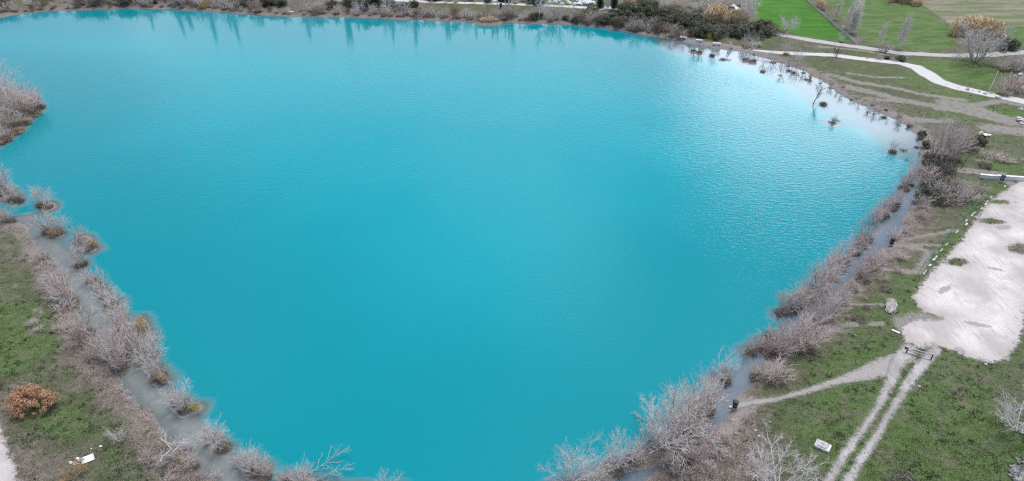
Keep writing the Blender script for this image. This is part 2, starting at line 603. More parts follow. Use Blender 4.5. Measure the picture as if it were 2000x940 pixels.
DIRT = [([(1620, 150), (1680, 168), (1740, 180), (1810, 196), (1880, 205)], .8), ([(1650, 172), (1710, 188), (1780, 208), (1840, 220), (1920, 238), (2060, 262)], 1.1),
        ([(1690, 195), (1760, 205), (1830, 216)], .6), ([(1850, 212), (1900, 222), (1960, 243), (2060, 255)], 2.6), ([(1930, 260), (2060, 275)], 2.2),
        ([(1830, 222), (1890, 216), (1950, 205), (1990, 212)], 1.0), ([(1740, 232), (1800, 240), (1850, 244)], 1.0), ([(1700, 212), (1760, 232)], 1.3),
        ([(1742, 478), (1790, 468), (1850, 460), (1866, 458)], .35), ([(1735, 486), (1780, 484), (1830, 487)], .3), ([(1745, 480), (1790, 492), (1825, 500)], .45),
        ([(1690, 528), (1740, 532), (1790, 541)], .45), ([(1790, 538), (1800, 520), (1810, 500)], .5), ([(1600, 655), (1650, 640), (1720, 640)], .35),
        ([(1660, 600), (1720, 602)], .25), ([(1760, 640), (1800, 632)], 1.4), ([(1880, 340), (1920, 345), (1950, 350)], 1.2),
        ([(1655, 150), (1700, 158), (1760, 160)], .5), ([(1400, 88), (1440, 95), (1475, 101)], .9),
        ([(1300, 76), (1350, 84), (1400, 90)], .8), ([(1410, 835), (1432, 805), (1455, 795)], 1.4), ([(1410, 800), (1430, 780)], 1.3),
        ([(1600, 98), (1680, 106), (1730, 115)], .6), ([(1950, 352), (1985, 380)], .8)]
DIRT = [(poly(a), r) for a, r in DIRT]
SUNKPATH = poly([(150, 545), (195, 610), (240, 690), (300, 772), (350, 825), (420, 895), (475, 965), (540, 1010)])

Pn = vnoise(XX, YY, 14, 6) * .6 + vnoise(XX, YY, 5, 7) * .4
lush = np.clip(.18 + .8 * (Pn - .45) + 1.1 * blobs(XX, YY, LUSH) - .27 * (XX < -20), 0, 1)
brush = np.clip(np.where(XX < -20, .5, .75) * blobs(XX, YY, BRUSH) + .7 * (1 - sstep(.4, 3.8, SD)) * (SD > -3), 0, 1)
far_shore = sstep(150, 175, YY) * (XX < 60)
brush = np.clip(brush + .35 * far_shore * (vnoise(XX, YY, 9, 8)), 0, 1)
fld = np.maximum.reduce([sstep(-.8, .8, poly_sd(XX, YY, FIELD1)), .75 * sstep(-1, 1, poly_sd(XX, YY, FIELD2)),
                         .45 * sstep(-3, 3, poly_sd(XX, YY, FIELD3)), .55 * sstep(-2, 2, poly_sd(XX, YY, FIELD4))])
fallow = sstep(-1.5, 1.5, poly_sd(XX, YY, FALLOW)) * (1 - fld)
bare = np.zeros_like(XX)
for pl, r_ in DIRT:
    bare = np.maximum(bare, 1 - sstep(r_ * .5, r_ * 1.7 + .3, line_dist(XX, YY, pl)))
near_r = (XX > 20) & (YY > 110)
bare = np.maximum(bare, .75 * np.where(near_r, 1 - sstep(1.0, 6.0, SD), 0))
wet = 1 - sstep(-.2, 1.4, SD)
sunk = 1 - sstep(.35, 1.5, line_dist(XX, YY, SUNKPATH) + (vnoise(XX, YY, 1.5, 12) - .5) * .8)

ii, jj = np.meshgrid(np.arange(ny - 1), np.arange(nx - 1), indexing='ij')
quads = np.stack([ii * nx + jj, ii * nx + jj + 1, (ii + 1) * nx + jj + 1, (ii + 1) * nx + jj], -1).reshape(-1, 4)
gme = mesh_np("ground", np.stack([XX, YY, HH], -1).reshape(-1, 3), quads, 4)
smooth(gme)
add_color(gme, 'maskA', np.stack([lush, bare, fld, fallow], -1).reshape(-1, 4))
add_color(gme, 'maskB', np.stack([brush, wet, sunk, np.ones_like(wet)], -1).reshape(-1, 4))

g = G("ground_cover")
mL, mB_, mF, mFa = g.rgb('maskA')
mBr, mW, mS, _ = g.rgb('maskB')
n_big, n_mid, n_fine = g.noise(.22, 5, .6), g.noise(1.1, 5, .62), g.noise(5.5, 5, .7)
n_vf = g.noise(14, 4, .7)
streak = g.noise(1.0, 4, .6, vec=g.stretch(.9, 2.6, 1, rot=.35))
gr_d = g.mix(g.ramp(n_fine, .3, .7), (.066, .078, .038), (.135, .142, .080))
gr_l = g.mix(g.ramp(n_fine, .3, .75), (.068, .112, .034), (.138, .184, .070))
dry = g.mix(g.ramp(n_fine, .3, .7), (.115, .100, .076), (.250, .215, .170))
dry2 = g.mix(g.ramp(n_mid, .35, .65), dry, (.150, .125, .110))
lf = g.math('ADD', mL, g.math('MULTIPLY', g.math('SUBTRACT', n_mid, .5), 1.0))
lf = g.math('ADD', lf, g.math('MULTIPLY', g.math('SUBTRACT', n_big, .5), 1.3))
lf = g.math('ADD', lf, g.math('MULTIPLY', g.math('SUBTRACT', streak, .5), .7))
col = g.mix(g.ramp(lf, .02, .40), dry2, gr_d)
col = g.mix(g.ramp(lf, .40, .95), col, gr_l)
# dark and light clumps
clump = g.noise(1.0, 5, .65, vec=g.stretch(.75, 2.0, 1, rot=.75))
col = g.mix(g.ramp(clump, .50, .66, 0, .60), col, (.036, .062, .022))
col = g.mix(g.ramp(g.noise(.42, 6, .72), .47, .68, 0, .75), col, (.165, .145, .108))
col = g.mix(g.ramp(g.noise(2.6, 4, .7), .60, .72, 0, .45), col, (.21, .18, .145))
# mauve brushwood floor
br_c = g.mix(g.ramp(n_fine, .28, .72), (.125, .102, .086), (.310, .262, .228))
bf = g.math('ADD', mBr, g.math('MULTIPLY', g.math('SUBTRACT', n_mid, .5), 1.2))
col = g.mix(g.ramp(bf, .35, .85), col, br_c)
# fields
fcol = g.mix(g.ramp(g.noise(.35, 5, .6, vec=g.stretch(.35, 1.6, 1, rot=-.5)), .3, .7), (.050, .150, .020), (.085, .200, .032))
fcol2 = g.mix(g.ramp(g.noise(.5, 5, .65, vec=g.stretch(.5, 1.5, 1, rot=-.25)), .32, .68), (.070, .130, .038), (.150, .190, .075))
fcol = g.mix(g.ramp(mF, .78, .95), fcol2, fcol)
fcol = g.mix(g.ramp(n_fine, .3, .8, 0, .35), fcol, (.04, .10, .02))
ff = g.math('ADD', mF, g.math('MULTIPLY', g.math('SUBTRACT', n_mid, .5), .35))
col = g.mix(g.ramp(ff, .2, .42), col, fcol)
fal = g.mix(g.ramp(g.noise(.3, 6, .65, vec=g.stretch(.25, 1.2, 1, rot=-.15)), .38, .62), (.135, .160, .075), (.250, .215, .160))
col = g.mix(g.ramp(mFa, .3, .7), col, fal)
# bare trodden soil
soil = g.mix(g.ramp(n_fine, .25, .75), (.200, .170, .155), (.345, .305, .285))
bb = g.math('ADD', mB_, g.math('MULTIPLY', g.math('SUBTRACT', g.noise(.9, 7, .78), .5), 2.6))
col = g.mix(g.ramp(bb, .40, 1.05, 0, .88), col, soil)
# wet margin and lake bed
mud = g.mix(g.ramp(n_fine, .25, .75), (.150, .135, .128), (.290, .265, .255))
ww = g.math('ADD', mW, g.math('MULTIPLY', g.math('SUBTRACT', n_mid, .5), .6))
col = g.mix(g.ramp(ww, .35, .9), col, mud)
col = g.mix(g.ramp(mS, .3, .8), col, g.mix(g.ramp(n_mid, .3, .7), (.27, .26, .23), (.42, .41, .37)))
hgt = g.math('ADD', g.math('MULTIPLY', n_fine, .6), g.math('MULTIPLY', n_vf, .4))
ground_mat = g.done(g.bsdf(col, .95, .1, g.bump(hgt, .7, .16)))
tag(obj("ground", gme, ground_mat), kind='structure')

# ------------------------------------------------------------------ water
near = (HH < .12)
qm = near.ravel()[quads].any(axis=1) & (np.abs(XX.ravel()[quads]).max(axis=1) < 420) & (YY.ravel()[quads].max(axis=1) < 300) & (YY.ravel()[quads].min(axis=1) > -20)
wq = quads[qm]
used, inv = np.unique(wq.ravel(), return_inverse=True)
wv = np.stack([XX.ravel()[used], YY.ravel()[used], np.zeros(len(used))], -1)
wme = mesh_np("lake_water", wv, inv.reshape(-1, 4), 4)
add_float(wme, 'depth', np.clip(-HH.ravel()[used], 0, 6))
calm = np.maximum.reduce([1 - sstep(4.0, 18.0, line_dist(XX, YY, CHANNEL_R2)), 1 - sstep(1.5, 4.5, line_dist(XX, YY, CHANNEL_R)),
                          1 - sstep(1.5, 4.5, line_dist(XX, YY, CHANNEL_L)), sstep(150, 200, YY)])
add_float(wme, 'calm', calm.ravel()[used])
murk_sky_tint = np.maximum(1 - sstep(1.1, 2.5, np.minimum(line_dist(XX, YY, CHANNEL_L), line_dist(XX, YY, CHANNEL_R))), .8 * (1 - sstep(2, 10, line_dist(XX, YY, CHANNEL_R2))))
murk_sky_tint = np.maximum(murk_sky_tint, .6 * (1 - sstep(.2, 1.5, -SD)))
add_float(wme, 'murk_sky_tint', murk_sky_tint.ravel()[used])
add_float(wme, 'silt', sstep(1, 48, -SD).ravel()[used])
g = G("turquoise_water")
dep, clm = g.attr('depth'), g.attr('calm')
wn1 = g.noise(1.15, 3, .55, vec=g.stretch(.75, 1.6, 1, rot=.12))
wn2 = g.noise(3.2, 2, .5, vec=g.stretch(.8, 1.5, 1, rot=-.25))
gust = g.noise(.035, 3, .5)
hh = g.math('ADD', wn1, g.math('MULTIPLY', wn2, .35))
amp = g.math('MULTIPLY', g.ramp(clm, .1, .9, 1.0, .05), g.ramp(gust, .35, .65, .65, 1.1))
bn = N(g.n, 'ShaderNodeBump', inp={'Distance': .042})
g.link(hh, bn.inputs['Height']); g.link(amp, bn.inputs['Strength'])
silt = g.math('ADD', g.attr('silt'), g.math('MULTIPLY', g.math('SUBTRACT', g.noise(.022, 4, .6), .5), .7))
tint = g.mix(g.ramp(silt, .0, 1.1), (.001, .212, .246), (.003, .268, .311))
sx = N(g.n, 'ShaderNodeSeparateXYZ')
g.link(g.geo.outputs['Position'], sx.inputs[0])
chc = g.mix(g.ramp(sx.outputs[0], -15, 15), (.375, .365, .335), (.33, .375, .45))      # silty on the left, reflected sky painted in as blue on the right
tint = g.mix(g.math('MULTIPLY', g.attr('murk_sky_tint'), .9), tint, chc)
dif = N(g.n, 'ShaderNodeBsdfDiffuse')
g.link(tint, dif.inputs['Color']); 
tra = N(g.n, 'ShaderNodeBsdfTransparent')
tra.inputs['Color'].default_value = (.70, .80, .84, 1)
dn = g.math('ADD', dep, g.math('MULTIPLY', g.math('SUBTRACT', g.noise(.8, 4, .6), .5), .25))
body = N(g.n, 'ShaderNodeMixShader')
g.link(g.ramp(dn, .0, .8, .30, 1.0), body.inputs[0])
g.link(tra.outputs[0], body.inputs[1]); g.link(dif.outputs[0], body.inputs[2])
glo = N(g.n, 'ShaderNodeBsdfGlossy', inp={'Roughness': .08})
g.link(bn.outputs[0], glo.inputs['Normal'])
fr = N(g.n, 'ShaderNodeFresnel', inp={'IOR': 1.40})
g.link(bn.outputs[0], fr.inputs['Normal'])
fin = N(g.n, 'ShaderNodeMixShader')
g.link(fr.outputs[0], fin.inputs[0]); g.link(body.outputs[0], fin.inputs[1]); g.link(glo.outputs[0], fin.inputs[2])
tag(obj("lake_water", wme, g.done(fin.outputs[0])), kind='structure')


# ------------------------------------------------------------------ roads, paths, gravel
def drape(name, sdf, bbox, mat, step=.3, lift=.035):
    x0, x1, y0, y1 = bbox
    X, Y = np.meshgrid(np.arange(x0, x1, step), np.arange(y0, y1, step))
    s = sdf(X, Y)
    ny_, nx_ = X.shape
    i, j = np.meshgrid(np.arange(ny_ - 1), np.arange(nx_ - 1), indexing='ij')
    q = np.stack([i * nx_ + j, i * nx_ + j + 1, (i + 1) * nx_ + j + 1, (i + 1) * nx_ + j], -1).reshape(-1, 4)
    q = q[(s.ravel()[q] > -1.1).any(axis=1)]
    u, inv_ = np.unique(q.ravel(), return_inverse=True)
    x, y, s_ = X.ravel()[u], Y.ravel()[u], s.ravel()[u]
    z = height(x, y) + lift
    me = mesh_np(name, np.stack([x, y, z], -1), inv_.reshape(-1, 4), 4)
    add_float(me, 'edge', np.clip(s_, -2, 6))
    smooth(me)
    return tag(obj(name, me, mat), kind='structure')


def gravel_mat(name, c1, c2, c3, rag=1.2, grass=.25, frg=.0):
    g = G(name)
    e = g.attr('edge')
    big, mid, fine = g.noise(.18, 5, .6), g.noise(1.3, 5, .65), g.noise(9, 4, .7)
    c = g.mix(g.ramp(fine, .3, .7), c1, c2)
    c = g.mix(g.ramp(big, .40, .68, 0, .75), c, c3)
    c = g.mix(g.ramp(g.noise(3.5, 5, .75), .56, .74, 0, .5), c, c3)
    fringe = g.math('SUBTRACT', 1.0, g.math('DIVIDE', g.math('ADD', e, g.math('MULTIPLY', g.math('SUBTRACT', mid, .5), 3.0)), 2.6), True)
    c = g.mix(g.math('MULTIPLY', fringe, frg), c, c3)
    c = g.mix(g.ramp(mid, .50, .72, 0, .45), c, c3)
    # tyre-combed streaks
    c = g.mix(g.ramp(g.noise(1.2, 4, .6, vec=g.stretch(3.2, .22, 1, rot=.45)), .54, .66, 0, .6), c, c3)
    # weeds creeping in from the edges
    wd = g.math('SUBTRACT', g.noise(2.2, 5, .7), g.math('MULTIPLY', g.math('MINIMUM', e, 1.6), .13))
    c = g.mix(g.ramp(wd, .55, .66, 0, grass), c, (.06, .09, .03))
    a = g.math('ADD', e, g.math('MULTIPLY', g.math('SUBTRACT', g.noise(1.3, 6, .72), .5), rag * 2.6))
    a = g.math('ADD', a, g.math('MULTIPLY', g.math('SUBTRACT', g.noise(8, 3, .7), .5), rag))
    a = g.ramp(a, -.22, .40)
    sh = g.bsdf(c, .95, .1, g.bump(fine, .5, .05))
    t = N(g.n, 'ShaderNodeBsdfTransparent')
    m = N(g.n, 'ShaderNodeMixShader')
    g.link(a, m.inputs[0]); g.link(t.outputs[0], m.inputs[1]); g.link(sh, m.inputs[2])
    return g.done(m.outputs[0])


M_white = gravel_mat("white_gravel", (.51, .45, .42), (.73, .67, .635), (.37, .325, .30), 1.0, .8, .7)
M_road = gravel_mat("road_gravel", (.46, .43, .41), (.64, .61, .59), (.54, .51, .49), .22, .3)
M_grey = gravel_mat("grey_gravel", (.33, .30, .29), (.52, .49, .47), (.40, .37, .36), .25, .5)
M_track = gravel_mat("track_gravel", (.34, .31, .29), (.55, .52, .50), (.26, .23, .21), .55, .95)
M_trod = gravel_mat("trodden_path", (.25, .225, .21), (.40, .37, .35), (.33, .30, .28), .55, .8)


def bbox_of(pts, pad):
    return pts[:, 0].min() - pad, pts[:, 0].max() + pad, pts[:, 1].min() - pad, pts[:, 1].max() + pad


def ribbon(name, px, w, mat, step=.3, lift=.035):
    pl = poly(px)
    ws = np.broadcast_to(np.asarray(w, float), (len(pl),))

    def sdf(X, Y):
        s = np.full(X.shape, -9.0)
        for i in range(len(pl) - 1):
            a, b = pl[i], pl[i + 1]
            d = b - a
            t = np.clip(((X - a[0]) * d[0] + (Y - a[1]) * d[1]) / (d @ d), 0, 1)
            s = np.maximum(s, (ws[i] + (ws[i + 1] - ws[i]) * t) / 2 - np.hypot(X - a[0] - t * d[0], Y - a[1] - t * d[1]))
        return s
    return drape(name, sdf, bbox_of(pl, 5), mat, step, lift)


LOT = poly([(2120, 345), (1992, 358), (1962, 380), (1928, 402), (1902, 432), (1872, 480), (1830, 522), (1800, 556), (1776, 590), (1788, 610), (1800, 628),
            (1775, 638), (1752, 652), (1762, 680), (1795, 694), (1832, 690), (1880, 710), (1935, 724), (1965, 712), (1986, 680), (1996, 640), (2008, 580), (2016, 530), (2120, 500)])
LOT_ISLES = [(1935, 436, 1.5, .7), (1866, 513, 1.3, .8), (1945, 398, 1.6, .5), (2000, 492, 2.0, 1.4), (1800, 620, 1.8, .6)]


def lot_sd(X, Y):
    s = poly_sd(X, Y, LOT)
    for px, py, a, b in LOT_ISLES:
        c = P(px, py, .8)
        s = np.minimum(s, (np.hypot((X - c[0]) / a, (Y - c[1]) / b) - 1) * b)
    return s


drape("gravel_lot", lot_sd, bbox_of(LOT, 3), M_white, .35, .035)
ribbon("gravel_road", [(1474, 101), (1540, 108), (1620, 116), (1700, 125), (1756, 132), (1788, 141), (1808, 154), (1830, 168), (1870, 180), (1920, 192), (2000, 207), (2100, 226)],
       [1.6, 2.2, 2.6, 2.8, 3.0, 3.6, 4.2, 3.6, 3.2, 3, 3, 3], M_road)
ribbon("farm_road", [(1500, 70), (1580, 84), (1650, 96), (1700, 103), (1760, 112), (1850, 117), (1920, 117), (2000, 111), (2100, 103)], 3.0, M_grey, .35)
ribbon("shore_path", [(430, -7), (520, 0), (590, 3), (700, 6), (820, 10), (1000, 15), (1110, 20), (1200, 25)], 2.2, M_road, .35)
ribbon("bank_path", [(-60, 10), (0, 5), (60, 1), (140, -3), (240, -8)], 2.6, M_road, .35)
ribbon("wheel_rut", [(1772, 690), (1748, 722), (1738, 750), (1715, 800), (1680, 850), (1640, 910), (1615, 950), (1580, 1010)], [1.7, 1.7, 1.3, 1.0, .9, .95, 1.0, 1], M_track, .22, .03)
ribbon("wheel_rut", [(1822, 695), (1792, 728), (1768, 760), (1745, 800), (1715, 850), (1680, 905), (1650, 952), (1615, 1010)], [1.4, 1.4, 1.2, .95, .9, .95, 1.0, 1], M_track, .22, .03)
ribbon("footpath", [(1768, 706), (1720, 728), (1690, 738), (1640, 752), (1580, 770), (1520, 784), (1460, 794), (1425, 800)], [2.2, 3.0, 2.4, 1.2, .95, .9, 1.0, 1.4], M_trod, .25, .025)
g = G("puddle_water")
pe = g.attr('edge')
gl_ = N(g.n, 'ShaderNodeBsdfGlossy', inp={'Roughness': .2})
df_ = N(g.n, 'ShaderNodeBsdfDiffuse', inp={'Color': (.36, .35, .36, 1)})
fr_ = N(g.n, 'ShaderNodeFresnel', inp={'IOR': 1.15})
mx_ = N(g.n, 'ShaderNodeMixShader')
g.link(fr_.outputs[0], mx_.inputs[0]); g.link(df_.outputs[0], mx_.inputs[1]); g.link(gl_.outputs[0], mx_.inputs[2])
tr_ = N(g.n, 'ShaderNodeBsdfTransparent')
m2_ = N(g.n, 'ShaderNodeMixShader')
g.link(g.ramp(g.math('ADD', pe, g.math('MULTIPLY', g.math('SUBTRACT', g.noise(2.5, 5, .7), .5), 1.2)), -.05, .25, 0, .85), m2_.inputs[0])
g.link(tr_.outputs[0], m2_.inputs[1]); g.link(mx_.outputs[0], m2_.inputs[2])
M_pud = g.done(m2_.outputs[0])
for px_, py_, a_, b_, an in [(1908, 634, 1.5, .45, -.35), (1873, 686, .6, .5, 0), (1822, 673, .5, .35, .2), (1958, 447, 1.4, .6, .1), (1945, 528, 1.1, .35, -.3), (1845, 566, 1.6, .5, .6)]:
    c_ = P(px_, py_, .9)
    ca, sa = math.cos(an), math.sin(an)

    def psd(X, Y, c_=c_, a_=a_, b_=b_, ca=ca, sa=sa):
        u, v = (X - c_[0]) * ca + (Y - c_[1]) * sa, -(X - c_[0]) * sa + (Y - c_[1]) * ca
        return (1 - np.hypot(u / a_, v / b_)) * b_
    drape("puddle", psd, (c_[0] - 3, c_[0] + 3, c_[1] - 3, c_[1] + 3), M_pud, .15, .045)
ROADL = poly([(-140, 780), (0, 818), (14, 850), (28, 895), (44, 945), (70, 1010), (-140, 1010)])
drape("gravel_drive", lambda X, Y: poly_sd(X, Y, ROADL), bbox_of(ROADL, 3), M_white, .3, .035)

# ------------------------------------------------------------------ plants: bare branching generator
def branch(segs, r_, p, d, L, rad, lev, cfg):
    nseg = cfg['nseg'][lev]
    pts, rads = [p.copy()], [rad]
    st = L / nseg
    end = rad * cfg['taper'][lev]
    for i in range(nseg):
        d = d + r_.normal(0, cfg['wob'][lev], 3) + np.array((0, 0, cfg['up'][lev]))
        d /= np.linalg.norm(d)
        p = p + d * st
        if p[2] < .04: p[2] = .04
        pts.append(p.copy()); rads.append(rad + (end - rad) * (i + 1) / nseg)
    pts, rads = np.array(pts), np.array(rads)
    segs.append((lev, pts, rads))
    if lev + 1 < len(cfg['nseg']):
        n = cfg['kids'][lev]
        n = int(n * (.75 + .5 * r_.random()))
        a0 = r_.random() * 6.28
        for c in range(n):
            t = cfg['from'][lev] + (1 - cfg['from'][lev]) * (c + r_.random()) / max(n, 1)
            q = t * nseg
            i = min(int(q), nseg - 1)
            pos = pts[i] + (pts[i + 1] - pts[i]) * (q - i)
            ax = pts[i + 1] - pts[i]; ax /= np.linalg.norm(ax)
            a0 += 2.4
            u = np.cross(ax, (0, 0, 1)); nu = np.linalg.norm(u)
            u = np.array((1., 0, 0)) if nu < .05 else u / nu
            w = np.cross(ax, u)
            sp = cfg['ang'][lev] * (.7 + .6 * r_.random())
            dd = ax * math.cos(sp) + (u * math.cos(a0) + w * math.sin(a0)) * math.sin(sp)
            LL = L * cfg['len'][lev] * (.65 + .6 * r_.random()) * (1.15 - .55 * t)
            branch(segs, r_, pos, dd, LL, min(rads[i] * .72, cfg['rad'][lev + 1]), lev + 1, cfg)


def segs_mesh(name, segs, ks, mat):
    V, F, n = [], [], 0
    for lev, pts, rads in segs:
        v, f = tube_np(pts, rads, ks(lev))
        V.append(v); F.append(f + n); n += len(v)
    me = mesh_np(name, np.vstack(V), np.vstack(F), 4)
    me.materials.append(mat)
    smooth(me)
    return me


def blades(name, mat, centers, h, w, lean, r_, per=1, seg=2):
    """many thin bent blades; centers (n,3)"""
    n = len(centers)
    az = r_.random(n) * 2 * np.pi
    le = lean * (.3 + .9 * r_.random(n))
    hh_ = h * (.55 + .6 * r_.random(n)) if np.ndim(h) == 0 else h
    d = np.stack([np.cos(az) * np.sin(le), np.sin(az) * np.sin(le), np.cos(le)], -1)
    yaw = r_.random(n) * np.pi
    s = np.stack([np.cos(yaw), np.sin(yaw), np.zeros(n)], -1) * (w * (.6 + .8 * r_.random(n)))[:, None]
    mid = centers + d * (hh_ * .55)[:, None]
    tip = centers + d * hh_[:, None] + np.stack([np.cos(az), np.sin(az), -np.ones(n) * .3], -1) * (hh_ * .18 * (le / max(lean, .01)))[:, None]
    V = np.stack([centers - s, centers + s, mid - s * .8, mid + s * .8, tip], 1).reshape(-1, 3)
    b = (np.arange(n) * 5)[:, None]
    F3 = np.concatenate([b + np.array([[0, 1, 3]]), b + np.array([[0, 3, 2]]), b + np.array([[2, 3, 4]])], 0)
    me = mesh_np(name, V, F3, 3)
    me.materials.append(mat)
    return me


M_bark = simple_mat("grey_bark", (.27, .23, .215), (.46, .41, .39), 6, var=.2)
M_palebark = simple_mat("pale_bark", (.50, .47, .45), (.74, .71, .69), 5, var=.12)
M_darkbark = simple_mat("dark_bark", (.05, .04, .035), (.12, .10, .085), 6, var=.2)
M_pink = simple_mat("pinkish_twig", (.50, .385, .345), (.73, .60, .55), 2, var=.16)
M_pale = simple_mat("pale_twig", (.58, .51, .475), (.80, .735, .70), 2, var=.1)
M_grey_t = simple_mat("grey_twig", (.48, .425, .405), (.70, .635, .61), 2, var=.14)
M_redtwig = simple_mat("reddish_twig", (.17, .085, .065), (.30, .17, .13), 2, var=.3)
M_base = simple_mat("dead_grass_tuft", (.15, .117, .09), (.39, .31, .24), 3, var=.3)
M_reed = simple_mat("dry_reed", (.55, .41, .26), (.80, .64, .44), 3, var=.12)
M_yellow = simple_mat("yellow_twig", (.42, .31, .045), (.60, .47, .09), 3, var=.2)
M_scrub = simple_mat("scrub_leaf", (.10, .095, .070), (.24, .215, .165), 1.6, var=.25)
M_ever = simple_mat("evergreen_leaf", (.050, .064, .040), (.165, .170, .115), 1.6, var=.25)
M_ever2 = simple_mat("olive_leaf", (.065, .074, .044), (.185, .180, .120), 1.6, var=.25)
M_conif = simple_mat("conifer_needle", (.012, .020, .010), (.045, .058, .026), 2, var=.2)
M_rust = simple_mat("rust_brown_leaf", (.33, .165, .095), (.60, .37, .24), 4, var=.05)


def shrub_proto(seed, h=3.0, stems=9, spread=.62, twig=M_pink, stemmat=M_bark, tw=.011, base=True, kids=(7, 6), up=.07, sub=2):
    r_ = np.random.default_rng(seed)
    segs = []
    cfg = dict(nseg=[5, 3, 2], taper=[.35, .45, .4], wob=[.10, .14, .18], up=[.05 + up, .05, .03], kids=list(kids), ang=[.6, .6], len=[.50, .55],
               rad=[.035, .019, tw], **{'from': [.25, .15]})
    for i in range(stems):
        a = 2 * math.pi * (i + r_.random()) / stems
        sp = spread * (r_.random() ** .6)
        d = np.array((math.cos(a) * math.sin(sp), math.sin(a) * math.sin(sp), math.cos(sp)))
        p0 = np.array((math.cos(a) * .2 * r_.random(), math.sin(a) * .2 * r_.random(), -.25))
        branch(segs, r_, p0, d, h * (.75 + .35 * r_.random()), .028 + .02 * r_.random(), 0, cfg)
    st = segs_mesh("stems", [s for s in segs if s[0] == 0], lambda l: 5, stemmat)
    tg = segs_mesh("twigs", [s for s in segs if s[0] > 0], lambda l: 3, twig)
    parts = [("stems", st), ("twigs", tg)]
    if base:
        n = 520
        rr = .85 * np.sqrt(r_.random(n)); aa = r_.random(n) * 6.28
        c = np.stack([rr * np.cos(aa), rr * np.sin(aa), np.full(n, -.12)], -1)
        parts.append(("grass_base", blades("grass_base", M_base, c, .55, .022, .8, r_)))
    return parts


def tree_proto(seed, h=7.0, trunk=.16, spread=.8, twig=M_pale, bark=M_palebark, fork=.22, limbs=8, kids=(7, 6, 5), up=.06, lens=(.62, .5, .5), tw=.012, wob=1.0):
    r_ = np.random.default_rng(seed)
    segs = []
    cfg = dict(nseg=[6, 4, 3, 2], taper=[.30, .35, .4, .4], wob=[.06 * wob, .11 * wob, .15, .2], up=[.05, up, .05, .03], kids=[limbs, *kids[:2]], ang=[spread, .65, .6],
               len=[lens[0], lens[1], lens[2]], rad=[trunk, trunk * .5, trunk * .22, tw], **{'from': [fork, .2, .12]})
    d = np.array((r_.normal(0, .06), r_.normal(0, .06), 1.0))
    branch(segs, r_, np.array((0, 0, -.3)), d / np.linalg.norm(d), h * .85, trunk, 0, cfg)
    tr = segs_mesh("trunk", [s for s in segs if s[0] <= 0], lambda l: 8, bark)
    lb = segs_mesh("limbs", [s for s in segs if s[0] == 1], lambda l: 5, bark)
    cr_ = segs_mesh("crown", [s for s in segs if s[0] > 1], lambda l: 3, twig)
    return [("trunk", tr), ("limbs", lb), ("crown", cr_)]


def multi_tree_proto(seed, h=6.0, stems=5, trunk=.10, spread=.7, twig=M_pale, bark=M_palebark, kids=(7, 6, 5), tw=.012):
    """several trunks from one stool"""
    r_ = np.random.default_rng(seed)
    segs = []
    cfg = dict(nseg=[6, 4, 3, 2], taper=[.3, .35, .4, .4], wob=[.09, .13, .16, .2], up=[.07, .06, .05, .03], kids=list(kids), ang=[.62, .62, .6],
               len=[.48, .5, .5], rad=[trunk, trunk * .5, trunk * .25, tw], **{'from': [.22, .15, .12]})
    for i in range(stems):
        a = 2 * math.pi * (i + .6 * r_.random()) / stems
        sp = spread * (.45 + .6 * r_.random())
        d = np.array((math.cos(a) * math.sin(sp), math.sin(a) * math.sin(sp), math.cos(sp)))
        branch(segs, r_, np.array((.12 * math.cos(a), .12 * math.sin(a), -.25)), d, h * (.8 + .3 * r_.random()), trunk * (.7 + .5 * r_.random()), 0, cfg)
    return [("trunks", segs_mesh("trunks", [s for s in segs if s[0] == 0], lambda l: 6, bark)),
            ("limbs", segs_mesh("limbs", [s for s in segs if s[0] == 1], lambda l: 4, bark)),
            ("crown", segs_mesh("crown", [s for s in segs if s[0] > 1], lambda l: 3, twig))]


def poplar_proto(seed, h=11.0, twig=M_pale, bark=M_palebark, stems=1):
    r_ = np.random.default_rng(seed)
    segs = []
    cfg = dict(nseg=[8, 4, 2], taper=[.15, .3, .4], wob=[.03, .06, .1], up=[.03, .22, .12], kids=[58, 12], ang=[.5, .45], len=[.28, .42], rad=[.13, .045, .028], **{'from': [.08, .1]})
    for i in range(stems):
        a = r_.random() * 6.28
        d = np.array((math.cos(a) * .07 * (stems > 1), math.sin(a) * .07 * (stems > 1), 1.0))
        branch(segs, r_, np.array((math.cos(a) * .3 * (stems > 1), math.sin(a) * .3 * (stems > 1), -.3)), d, h * (.85 + .2 * r_.random()), .14, 0, cfg)
    return [("trunk", segs_mesh("trunk", [s for s in segs if s[0] == 0], lambda l: 6, bark)),
            ("crown", segs_mesh("crown", [s for s in segs if s[0] > 0], lambda l: 3, twig))]


def leaf_cloud(name, mat, r_, lobes, n, size, aspect=.6):
    """n small leaf-cluster quads over the shells of many small lobes (x,y,z,r)"""
    lobes = np.array(lobes)
    w = lobes[:, 3] ** 2
    idx = r_.choice(len(lobes), n, p=w / w.sum())
    d = r_.normal(size=(n, 3)); d /= np.linalg.norm(d, axis=1)[:, None]
    rad = (r_.random(n) ** .33) * (.75 + .45 * r_.random(n))
    c = lobes[idx, :3] + d * (lobes[idx, 3] * rad)[:, None]
    keep = c[:, 2] > .02
    c, d = c[keep], d[keep]
    n = len(c)
    nrm_ = d + r_.normal(0, .6, (n, 3)); nrm_ /= np.linalg.norm(nrm_, axis=1)[:, None]
    t = np.cross(nrm_, r_.normal(size=(n, 3))); t /= np.linalg.norm(t, axis=1)[:, None]
    b = np.cross(nrm_, t)
    s = size * (.5 + .9 * r_.random(n))[:, None]
    V = np.stack([c - t * s, c - b * s * aspect, c + t * s, c + b * s * aspect * .9], 1).reshape(-1, 3)
    F = np.arange(n * 4).reshape(-1, 4)
    me = mesh_np(name, V, F, 4)
    me.materials.append(mat)
    return me


